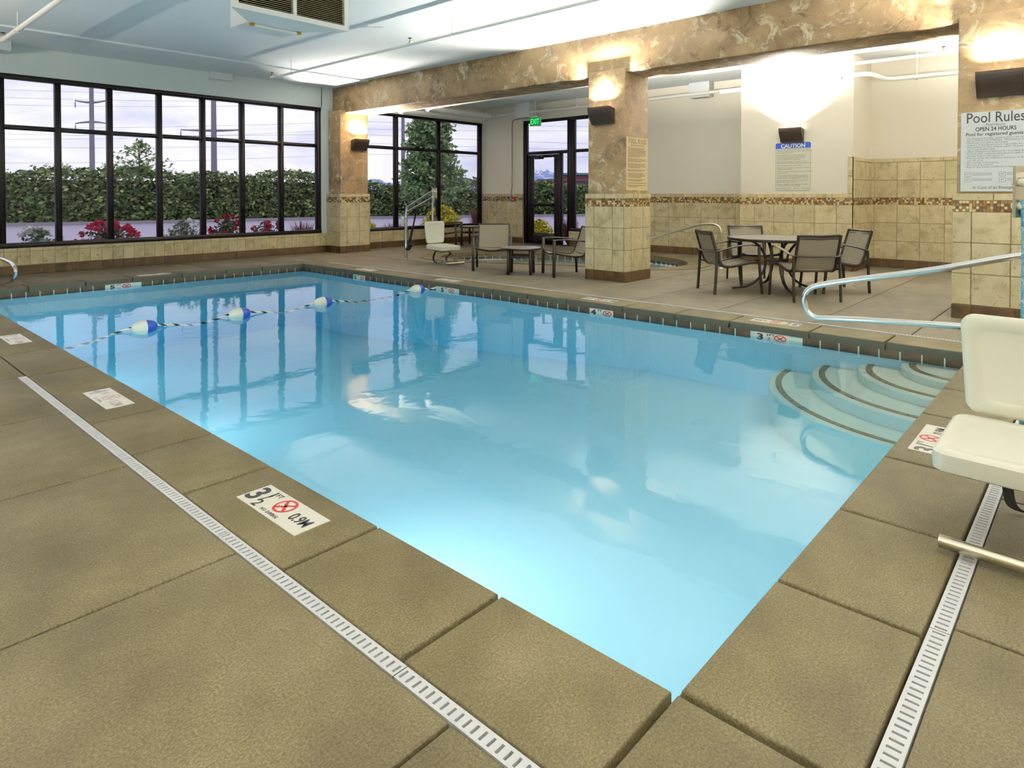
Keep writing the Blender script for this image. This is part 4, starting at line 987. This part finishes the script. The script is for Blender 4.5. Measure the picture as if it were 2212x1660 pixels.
# ------------------------------------------------------------------ pool lifts
def seat_shell(w0, w1, h, th):                           # rounded plastic panel, x across, z up, y thickness
    def outline(k, inset):
        pts = []; r = .055
        for cx, cz, a0 in ((1, 1, 0), (-1, 1, PI / 2), (-1, 0, PI), (1, 0, 3 * PI / 2)):
            wv = (w1 if cz else w0) / 2 - inset
            ox, oz = cx * (wv - r), (h - inset - r if cz else inset + r)
            for j in range(6): a = a0 + j * PI / 10; pts.append((ox + r * math.cos(a), oz + r * math.sin(a)))
        return pts
    rings = [(.012, 0), (.002, .008), (0, th * .5), (.002, th - .012), (.012, th - .003), (.02, th), (.055, th), (.062, th - .006), (.07, th - .008)]
    mb = MB(); vs = []; nn = 24
    for ins, y in rings: vs += [(x, y, z) for x, z in outline(0, ins)]
    fs = [tuple(range(nn))]
    for k in range(len(rings) - 1):
        for j in range(nn): fs.append((k * nn + j, k * nn + (j + 1) % nn, (k + 1) * nn + (j + 1) % nn, (k + 1) * nn + j))
    fs.append(tuple((len(rings) - 1) * nn + j for j in range(nn))[::-1])
    return mb.add(vs, fs)
def pool_lift(label, loc, rz, arm_dir, arm_len, mast_mat, seat_z=.36, post_mat='steel', bar=True, lean=.0):
    """seat faces +x; arm_dir = angle of the arm from the mast, in the lift's own frame"""
    t = thing('pool_lift', label, 'pool lift', loc, rz); PL = 'lift_plastic'
    b = seat_shell(.41, .46, .43, .05).build('seat_back', PL, t, smooth=True)
    b.matrix_local = Matrix.Translation((-.25, 0, seat_z + .03)) @ Matrix.Rotation(-.06, 4, 'Y') @ Matrix.Rotation(-PI / 2, 4, 'Z')
    s = seat_shell(.48, .46, .53, .085).build('seat', PL, t, smooth=True)
    # lay the panel flat: z(panel) -> +x, y(panel) -> +z
    s.matrix_local = Matrix.Translation((-.22, 0, seat_z - .06)) @ Matrix(((0, 0, 1, 0), (1, 0, 0, 0), (0, 1, 0, 0), (0, 0, 0, 1))) @ Matrix.Rotation(.04, 4, 'X')
    MB().box((-.14, -.10, seat_z - .115), (.14, .10, seat_z - .075)).build('seat_bracket', 'brass', t, bevel=.01)
    mx = -.31; zt_ = 1.30
    MB().tube(fillet([(-.10, 0, seat_z - .09), (mx, 0, seat_z - .09), (mx, 0, zt_ - .16), (mx + .06, 0, zt_ + .02)], .08), .024, 12).build('mast', mast_mat, t, smooth=True)
    a = Vector((math.cos(arm_dir), math.sin(arm_dir), 0)); n_ = Vector((-a.y, a.x, 0)); top = Vector((mx + .06, 0, 0))
    base = top + a * arm_len
    hd = MB()
    for sgn in (-1, 1): hd.bar(top + n_ * (sgn * .035) + Vector((0, 0, zt_ - .05)), top + n_ * (sgn * .035) + Vector((0, 0, zt_ + .17)), .012, .055, a)
    hd.build('head_plate', 'brushed_steel', t)
    for z in (zt_ + .0, zt_ + .10): MB().tube([top + n_ * -.055 + Vector((0, 0, z)), top + n_ * .055 + Vector((0, 0, z))], .017, 12).build('pivot_pin', PL, t, smooth=True)
    zp = .98
    for dz, off in ((.13, .02), (.13, -.02), (.0, .02), (.0, -.02)):
        MB().tube([top + n_ * off + Vector((0, 0, zt_ + dz)), base + n_ * off + Vector((0, 0, zp + dz * .75))], .0135, 10).build('lift_arm', post_mat, t, smooth=True)
    MB().tube(fillet([base + Vector((0, 0, zp + .12)), base + a * .03 + Vector((0, 0, zp + .02)), base + a * .05 + Vector((0, 0, zp - .1)), base + a * .05], .08), .032, 14).build('post', post_mat, t, smooth=True)
    MB().lathe([(.05, 0), (.05, .01), (.036, .02), (.036, .22)], base + a * .05, 16).build('post_sleeve', 'brushed_steel', t, smooth=True)
    q0 = base - a * .06 + Vector((0, 0, .28)); q1 = base - a * (arm_len * .38) + Vector((0, 0, zp + .10)); qm = q0.lerp(q1, .5)
    MB().tube([q0, qm], .026, 12).tube([qm, q1], .016, 10).build('actuator', 'actuator_black', t, smooth=True)
    MB().tube([q0 - a * .10 + Vector((0, 0, .05)), q0 + a * .03 - Vector((0, 0, .06))], .045, 12).tube([q0 + Vector((0, 0, -.05)) + a * .02, q0 + a * .09 + Vector((0, 0, -.07))], .03, 10).build('motor', 'actuator_black', t, smooth=True)
    MB().bar(base + a * .13 + Vector((0, 0, .70)), base + a * .13 + Vector((0, 0, .88)), .09, .10).build('control_box', 'box_white', t, bevel=.008)
    MB().tube(spline([base + a * .1 + Vector((0, 0, .70)), base + a * .06 + Vector((0, 0, .6)), base - a * .03 + Vector((0, 0, .62)), base - a * .05 + Vector((0, 0, .45)), q0], 6), .006, 6).build('cable', 'actuator_black', t, smooth=True)
    # hanging belt and foot rest
    def strap(pts, w_=.04):
        P = spline(pts, 6); mb = MB(); vs = []
        for p in P: vs += [p + Vector((0, -w_ / 2, 0)), p + Vector((0, w_ / 2, 0)), p + Vector((0, w_ / 2, .004)), p + Vector((0, -w_ / 2, .004))]
        fs = []
        for k in range(len(P) - 1):
            for j in range(4): fs.append((4 * k + j, 4 * k + (j + 1) % 4, 4 * k + 4 + (j + 1) % 4, 4 * k + 4 + j))
        return mb.add(vs, fs)
    strap([(-.02, .12, seat_z - .08), (.06, .14, seat_z - .14), (.02, .15, seat_z - .2), (-.06, .15, .12), (-.05, .15, .03), (.06, .16, .006), (.16, .16, .002)]).build('belt', 'black_strap', t)
    strap([(-.10, -.02, seat_z - .08), (-.16, -.05, .22), (-.22, -.05, .10), (-.20, -.02, .02), (-.24, .1, .004), (-.28, .2, .003)]).build('belt', 'black_strap', t)
    if bar:
        MB().tube([(.10, .13, seat_z - .12), (.37, .13, .055)], .012, 8).build('foot_rest_arm', 'brushed_steel', t, smooth=True)
        MB().tube([(.375, -.18, .045), (.375, .24, .045)], .024, 14).build('foot_rest', 'brushed_steel', t, smooth=True)
    return t
# by the spa: seat turned towards the lounge chairs
pool_lift('stainless pool lift with white seat standing between the corner pillar and the spa', (8.46, 9.51, 0), math.radians(-96), math.radians(179), 1.0, 'brushed_steel')
pool_lift('near pool lift with white plastic seat and chipped blue mast at the pool edge', (3.27, .27, 0), math.radians(178), math.radians(155), 1.25, 'worn_blue')
# ------------------------------------------------------------------ outside
ZG = -.15
plain('asphalt', rgb(172, 166, 184), .85, var=.08, bscale=3); plain('kerb_stone', rgb(150, 143, 152), .85, var=.06, bscale=2); plain('soil', rgb(96, 84, 76), .95, var=.2, bscale=8)
plain('lawn', rgb(84, 118, 60), .9, var=.2, bscale=5); plain('stall_paint', rgb(214, 196, 120), .8)
struct(MB().box((-60, 13.9, ZG - .1), (13.9, 130, ZG)).box((13.9, -40, ZG - .1), (140, 130, ZG)).build('ground', 'asphalt'))
struct(MB().box((-12, 13.75, ZG - .05), (14.8, 15.1, ZG + .06)).box((13.85, 6, ZG - .05), (14.9, 15.1, ZG + .055)).build('planting_bed', 'soil'))
KB = [(-14, 43), (0, 39.5), (6.8, 37.6), (12.4, 35.9), (19, 34.6), (24, 32.8), (29, 30.1), (34.5, 27.2), (44, 21), (58, 10)]
kb = [Vector((x, y, 0)) for x, y in KB]
def strip(P, w0, w1, z0, z1):
    mb = MB(); n = len(P); vs = []
    for i, p in enumerate(P):
        t = (P[min(i + 1, n - 1)] - P[max(i - 1, 0)]).normalized(); o = Vector((-t.y, t.x, 0))
        a, b = p + o * w0, p + o * w1; vs += [(a.x, a.y, z0), (b.x, b.y, z0), (b.x, b.y, z1), (a.x, a.y, z1)]
    for i in range(n - 1):
        for j in range(4): mb.f.append((4 * i + j, 4 * i + (j + 1) % 4, 4 * i + 4 + (j + 1) % 4, 4 * i + 4 + j))
    mb.v = vs; mb.f += [(3, 2, 1, 0), (4 * n - 4, 4 * n - 3, 4 * n - 2, 4 * n - 1)]; mb.m = [0] * len(mb.f); return mb
kbs = spline(kb, 5)
tag(strip(kbs, 0, .2, ZG, ZG + .16).build('kerb', 'kerb_stone'), 'long pale concrete kerb at the foot of the hedge', 'kerb')
struct(strip(kbs, .2, 6.0, ZG - .02, ZG + .12).build('verge', 'lawn'))
for n_, cols in (('hedge', ((96, 122, 72), (130, 152, 92), (64, 84, 52), (164, 178, 112))), ('maple', ((122, 152, 100), (150, 176, 122), (90, 118, 78), (178, 196, 140))), ('yellow', ((216, 206, 56), (236, 224, 90), (160, 168, 52), (190, 188, 56))),
                 ('rose_leaf', ((96, 104, 80), (128, 140, 110), (90, 60, 56), (70, 84, 60))), ('red_leaf', ((130, 62, 74), (160, 84, 92), (90, 44, 60), (120, 60, 60))), ('white_leaf', ((150, 166, 140), (110, 128, 100), (196, 204, 190), (84, 100, 76)))):
    for k, c in enumerate(cols): plain(f'{n_}_{k}', rgb(*c), .7)
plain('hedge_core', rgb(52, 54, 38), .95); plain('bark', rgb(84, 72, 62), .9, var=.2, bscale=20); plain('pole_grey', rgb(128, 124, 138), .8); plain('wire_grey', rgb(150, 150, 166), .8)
plain('bloom_pink', rgb(206, 30, 90), .6); plain('bloom_white', rgb(238, 238, 236), .6); plain('bloom_red', rgb(180, 22, 50), .6)
def leaf(mb, p, s, rnd, mi, flat=.0):
    a = Vector((rnd.gauss(0, 1), rnd.gauss(0, 1), rnd.gauss(0, .6))).normalized(); b = a.cross(Vector((rnd.gauss(0, 1), rnd.gauss(0, 1), rnd.gauss(0, 1)))).normalized()
    a *= s; b *= s * .6
    o = len(mb.v); mb.v += [tuple(p - a), tuple(p + b * .9), tuple(p + a), tuple(p - b * .9)]; mb.f.append((o, o + 1, o + 2, o + 3)); mb.m.append(mi)
def mats4(k): return [f'{k}_{i}' for i in range(4)]
def hedge(P, label, seed, h=2.55, dens=620):
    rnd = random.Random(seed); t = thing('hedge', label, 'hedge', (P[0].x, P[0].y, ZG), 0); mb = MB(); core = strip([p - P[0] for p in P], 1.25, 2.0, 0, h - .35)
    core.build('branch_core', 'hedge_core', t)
    for i in range(len(P) - 1):
        a, b = P[i], P[i + 1]; d = (b - a); L = d.length; u = d.normalized(); o = Vector((-u.y, u.x, 0))
        for k in range(int(L * (h + 1.0) * dens * .33)):
            s = rnd.random() * L; wx = math.sin((a.x + u.x * s) * 1.7) * .10 + math.sin((a.x + u.x * s) * .63 + 1) * .12
            v = rnd.random() * (h + .9)
            lump = .18 * math.sin((a.x + u.x * s) * 2.3) * math.sin(v * 2.1) + .12 * math.sin((a.x + u.x * s) * 5.1 + v * 3)
            if v < h: q = a + u * s + o * (.95 + lump + rnd.gauss(0, .13) - .12 * v / h) + Vector((0, 0, v + wx * v / h))
            else: q = a + u * s + o * (.9 + (v - h) / .9 * 1.4) + Vector((0, 0, h + wx + rnd.gauss(0, .12)))
            leaf(mb, q - P[0], rnd.uniform(.07, .17), rnd, rnd.choices((0, 1, 2, 3), (5, 3, 4, 1.2))[0])
    tag(mb.build('foliage', mats4('hedge'), t), kind='stuff')
hp = [p for p in spline(kb, 4)]
cut = next(i for i, p in enumerate(hp) if p.x > 21.5)
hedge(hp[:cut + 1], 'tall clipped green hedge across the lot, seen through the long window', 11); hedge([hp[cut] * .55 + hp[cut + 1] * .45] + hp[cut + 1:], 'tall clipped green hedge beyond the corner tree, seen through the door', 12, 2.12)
def tree(loc, label, h, crown, k, n, seed, ls=.14, tr=.09):
    rnd = random.Random(seed); t = thing('tree', label, 'tree', loc); top = Vector((0, 0, h))
    MB().tube([(0, 0, 0), (.03, 0, h * .4), (0, .03, h * .75), (0, 0, h * .95)], [tr, tr * .8, tr * .45, tr * .15], 8).build('trunk', 'bark', t, smooth=True)
    br = MB(); mb = MB(); tips = []
    for i in range(46):
        z = h * (.22 + .74 * (i / 46)); a = i * 2.4; R_ = crown(z / h) * rnd.uniform(.75, 1.05)
        p = Vector((math.cos(a) * R_, math.sin(a) * R_, z + .25 * R_)); br.tube([(0, 0, z - .15), tuple(p * .5 + Vector((0, 0, z)) * .5), tuple(p)], [tr * .25, tr * .16, tr * .06], 5, caps=False); tips.append((Vector((0, 0, z)), p))
    br.build('branches', 'bark', t)
    for i in range(n):
        a, b = rnd.choice(tips); f = rnd.random() ** .55; q = a.lerp(b, f) + Vector((rnd.gauss(0, .14), rnd.gauss(0, .14), rnd.gauss(0, .11)))
        leaf(mb, q, rnd.uniform(.6, 1.2) * ls, rnd, rnd.choices((0, 1, 2, 3), (5, 3, 3, 1.4))[0])
    tag(mb.build('foliage', mats4(k), t), kind='stuff'); return t
p = LD(-2.95, 24); tree((p.x, p.y, ZG), 'young maple tree in front of the hedge, seen through the alcove window', 5.3, lambda f: 1.55 * (1 - f) ** .75 * (1 if f > .3 else .75) + .05, 'maple', 11000, 5, .105)
p = LD(-22.6, 40); tree((p.x, p.y, ZG), 'sparse tree rising behind the hedge beside the tall power pole', 4.9, lambda f: 2.1 * math.sin(min(1, f + .1) * PI) ** .6, 'maple', 800, 6, .13)
def shrub(loc, label, r, h, k, n, seed, ls=.05, spiky=False, blooms=None, nb=0, cat='shrub', group=None):
    rnd = random.Random(seed); t = thing('shrub' if not blooms else 'rose_bush', label, cat, loc, 0, group); mb = MB(); st = MB()
    for i in range(14):
        a = rnd.random() * 2 * PI; R_ = rnd.uniform(.2, .7) * r; e = Vector((math.cos(a) * R_, math.sin(a) * R_, h * rnd.uniform(.5, .8))); st.tube([(0, 0, 0), tuple(e * .55 + Vector((0, 0, .1))), tuple(e)], .008, 5, caps=False)
    st.build('stems', 'bark', t)
    for i in range(n):
        a = rnd.random() * 2 * PI; f = rnd.random() ** .5
        if spiky:
            d = Vector((math.cos(a) * rnd.uniform(.1, 1) * r, math.sin(a) * rnd.uniform(.1, 1) * r, h * rnd.uniform(.6, 1))); w_ = Vector((-math.sin(a), math.cos(a), 0)) * .012
            o = len(mb.v); mb.v += [tuple(-w_), tuple(w_), tuple(d * .6 + w_), tuple(d), tuple(d * .6 - w_)]; mb.f.append((o, o + 1, o + 2, o + 3, o + 4)); mb.m.append(rnd.randrange(4))
        else:
            ph = rnd.random() * PI * .5; q = Vector((math.cos(a) * math.cos(ph) * r * f, math.sin(a) * math.cos(ph) * r * f, h * (.15 + .85 * math.sin(ph) * rnd.uniform(.6, 1))))
            leaf(mb, q, rnd.uniform(.6, 1.2) * ls, rnd, rnd.choices((0, 1, 2, 3), (4, 3, 2, 2))[0])
    tag(mb.build('foliage', mats4(k), t), kind='stuff')
    for i in range(nb):
        a = rnd.random() * 2 * PI; ph = rnd.uniform(.3, 1.3); q = Vector((math.cos(a) * math.cos(ph) * r * .95, math.sin(a) * math.cos(ph) * r * .9, h * (.3 + .75 * math.sin(ph)))); s = rnd.uniform(.055, .09); f = MB()
        for j in range(16):
            b = Vector((rnd.gauss(0, 1), rnd.gauss(0, 1), rnd.gauss(.3, 1))).normalized() * s * .7; leaf(f, b, s * .75, rnd, 0)
        o = f.build('bloom', blooms, t); o.location = q
    return t
def out(u, Y, zx=None):                                  # bed position from a pixel column of the photograph's window
    a = YAW + math.atan((1106 - u) / 1422.9); return (Y / math.tan(a), Y, ZG + .05)
shrub(out(85, 14.5), 'white rose bush in bloom outside the long window, furthest from the corner pillar', .42, .82, 'white_leaf', 700, 21, .045, False, 'bloom_white', 10, 'bush')
shrub(out(232, 14.5), 'wide pink rose bush in full bloom outside the long window', .66, .86, 'rose_leaf', 1300, 22, .045, False, 'bloom_pink', 34, 'bush')
shrub(out(395, 14.6), 'loose white rose bush between the pink and the red bush', .55, .9, 'white_leaf', 700, 23, .045, False, 'bloom_white', 6, 'bush')
shrub(out(490, 14.6), 'tall red rose bush outside the long window', .40, .95, 'rose_leaf', 900, 24, .045, False, 'bloom_red', 12, 'bush')
shrub(out(575, 14.6), 'low red rose bush beside the taller red one outside the long window', .45, .82, 'rose_leaf', 700, 25, .045, False, 'bloom_red', 8, 'bush')
shrub(out(655, 14.5), 'spiky red grass clump outside the last pane of the long window', .45, .85, 'red_leaf', 260, 26, .05, True)
shrub(out(798, 14.5), 'small yellow green shrub behind the corner pillar', .35, .72, 'yellow', 700, 27)
shrub(out(850, 14.6), 'spiky red grass clump outside the alcove window', .45, .70, 'red_leaf', 260, 28, .05, True)
shrub(out(955, 14.8), 'big rounded yellow shrub outside the alcove window', .72, 1.12, 'yellow', 4200, 29, .055)
shrub(out(1035, 14.7), 'dark red spiky shrub at the end of the alcove window', .45, 1.1, 'red_leaf', 400, 30, .05, True)
def outx(u, X): a = YAW + math.atan((1106 - u) / 1422.9); return (X, X * math.tan(a), ZG + .05)
shrub(outx(1165, 14.6), 'rounded yellow shrub outside the glass door', .50, .72, 'yellow', 2000, 31, .05)
shrub(outx(1228, 14.6), 'dark red spiky shrub outside the pane beside the door', .42, .85, 'red_leaf', 320, 32, .05, True)
# power poles and wires
def pole(px, depth, label, arms, h=22, r=.34):
    p = LD((px - 1106) / 1422.9 * depth, depth); t = thing('power_pole', label, 'power pole', (p.x, p.y, ZG))
    MB().tube([(0, 0, 0), (0, 0, h)], [r, r * .55], 12).build('mast', 'pole_grey', t, smooth=True)
    ax = Vector((SY, -CY, 0))
    for z, l0, l1, rise in arms:
        for s, L in ((-1, l0), (1, l1)):
            q = [ax * (s * L * f) + Vector((0, 0, z + rise * f * f)) for f in (0, .35, .7, 1)]
            MB().tube(q, [.16, .13, .1, .07], 8).build('cross_arm', 'pole_grey', t, smooth=True)
            e = q[-1]; MB().lathe([(.05, -.9), (.11, -.8), (.05, -.7), (.11, -.6), (.05, -.5), (.11, -.4), (.05, -.3), (.03, 0)], tuple(e + Vector((0, 0, .0))), 8).build('insulator', 'wire_grey', t)
    return p
p1 = pole(200, 85, 'tall grey power pole with two cross-arms in front of the clouds', [(13.3, 2.1, 2.0, .25), (10.8, 2.1, 1.9, -.2)], 24, .36)
p2 = pole(463, 80, 'tall grey power pole with one wide sagging cross-arm', [(9.2, 4.0, 3.4, .1), (15.5, 4.0, 3.4, .1)], 24, .38)
p3 = pole(871, 110, 'distant grey power pole half hidden by the maple tree', [(17, 3, 3, 0)], 26, .38)
rnd = random.Random(9)
for k, (z, off) in enumerate([(14.3, 0), (13.2, 2), (10.6, 0), (9.9, 3), (8.6, -4), (8.0, 3.4), (6.4, 2), (12.8, -4)]):
    a = LD(-95, 84 + off); b = LD(70, 92 + off); pts = []
    for i in range(25):
        f = i / 24; pts.append(a.lerp(b, f) + Vector((0, 0, z + (f - .45) * ((k * 37) % 7 - 3) * 1.1 + 2.2 * (abs(math.sin(f * PI * 2.2)) - .5) * -.35)))
    mb = MB().tube(pts, .017, 4, caps=False)
    tag(mb.build('power_wire', 'wire_grey'), 'thin sagging overhead wire strung past the power poles', 'wire', 'overhead wires between the power poles')
# far buildings and mountains
plain('brick_red', rgb(122, 74, 84), .9); plain('teal_trim', rgb(70, 150, 150), .6); plain('brown_roof', rgb(104, 84, 88), .8); plain('pale_wall', rgb(190, 180, 182), .8)
def building(px0, px1, depth, h, wall, trim, label, d=14):
    a, b = LD((px0 - 1106) / 1422.9 * depth, depth), LD((px1 - 1106) / 1422.9 * depth, depth); L = (b - a).length
    t = thing('far_building', label, 'building', (a.x, a.y, ZG), math.atan2((b - a).y, (b - a).x))
    MB().box((0, 0, 0), (L, d, h)).build('wall_block', wall, t); MB().box((-.3, -.3, h), (L + .3, d + .3, h + .35)).build('roof_edge', trim, t)
    return t
building(1209, 1420, 120, 5.0, 'brick_red', 'teal_trim', 'dark red building with a teal roof edge beyond the hedge')
building(1165, 1400, 105, 3.55, 'brick_red', 'brown_roof', 'low dark red building in front of the one with the teal roof edge', 10)
building(955, 1003, 120, 4.2, 'brown_roof', 'brown_roof', 'low brown roofed building beyond the hedge, right of the maple tree')
def mountains():
    m, t, b = nodes('hazed_rock'); p = pos(t); sx = t.nodes.new('ShaderNodeSeparateXYZ'); t.links.new(p, sx.inputs[0])
    n = noise(t, p, .0035, 8, .65); hh = math_(t, 'ADD', sx.outputs['Z'], math_(t, 'MULTIPLY', math_(t, 'SUBTRACT', n, .5), 1500))
    r = ramp(t, [(.0, rgb(146, 162, 206)), (.36, rgb(152, 168, 210)), (.42, rgb(234, 238, 248))]); t.links.new(math_(t, 'DIVIDE', hh, 1600), r.inputs['Fac'])  # distance haze is mixed into the rock colour; upper tone is snow
    t.links.new(r.outputs['Color'], b.inputs['Base Color']); b.inputs['Roughness'].default_value = 1; b.inputs['Specular IOR Level'].default_value = 0
    prof = [(-9000, 330), (-6800, 420), (-6000, 260), (-4800, 560), (-3600, 420), (-2600, 320), (-1600, 470), (-800, 520), (-250, 700), (300, 880), (700, 1040), (1100, 900), (1500, 700), (1900, 760), (2300, 640), (2800, 820), (3200, 900), (3700, 800), (4600, 700), (6000, 850), (8000, 600)]
    rnd = random.Random(4); mb = MB(); D = 20000; cols = []; nx = 260; ny = 14
    def H(l):
        for (a, ha), (c, hc) in zip(prof, prof[1:]):
            if a <= l <= c: f = (l - a) / (c - a); return ha + (hc - ha) * f
        return 300
    for i in range(nx + 1):
        l = -9000 + 17000 * i / nx; h = H(l) + rnd.uniform(-45, 45)
        for j in range(ny + 1):
            f = j / ny; d = D - 2600 * (1 - f); z = h * f ** 1.15 + (rnd.uniform(-40, 40) * f if 0 < j < ny else 0); v = LD(l + rnd.uniform(-30, 30) * f, d); mb.v.append((v.x, v.y, z - 60))
    for i in range(nx):
        for j in range(ny): a = i * (ny + 1) + j; mb.f.append((a, a + ny + 1, a + ny + 2, a + 1)); mb.m.append(0)
    tag(mb.build('mountain_range', 'hazed_rock'), 'far blue mountain range with snow on its peaks beyond the hedge', 'mountains')
mountains()
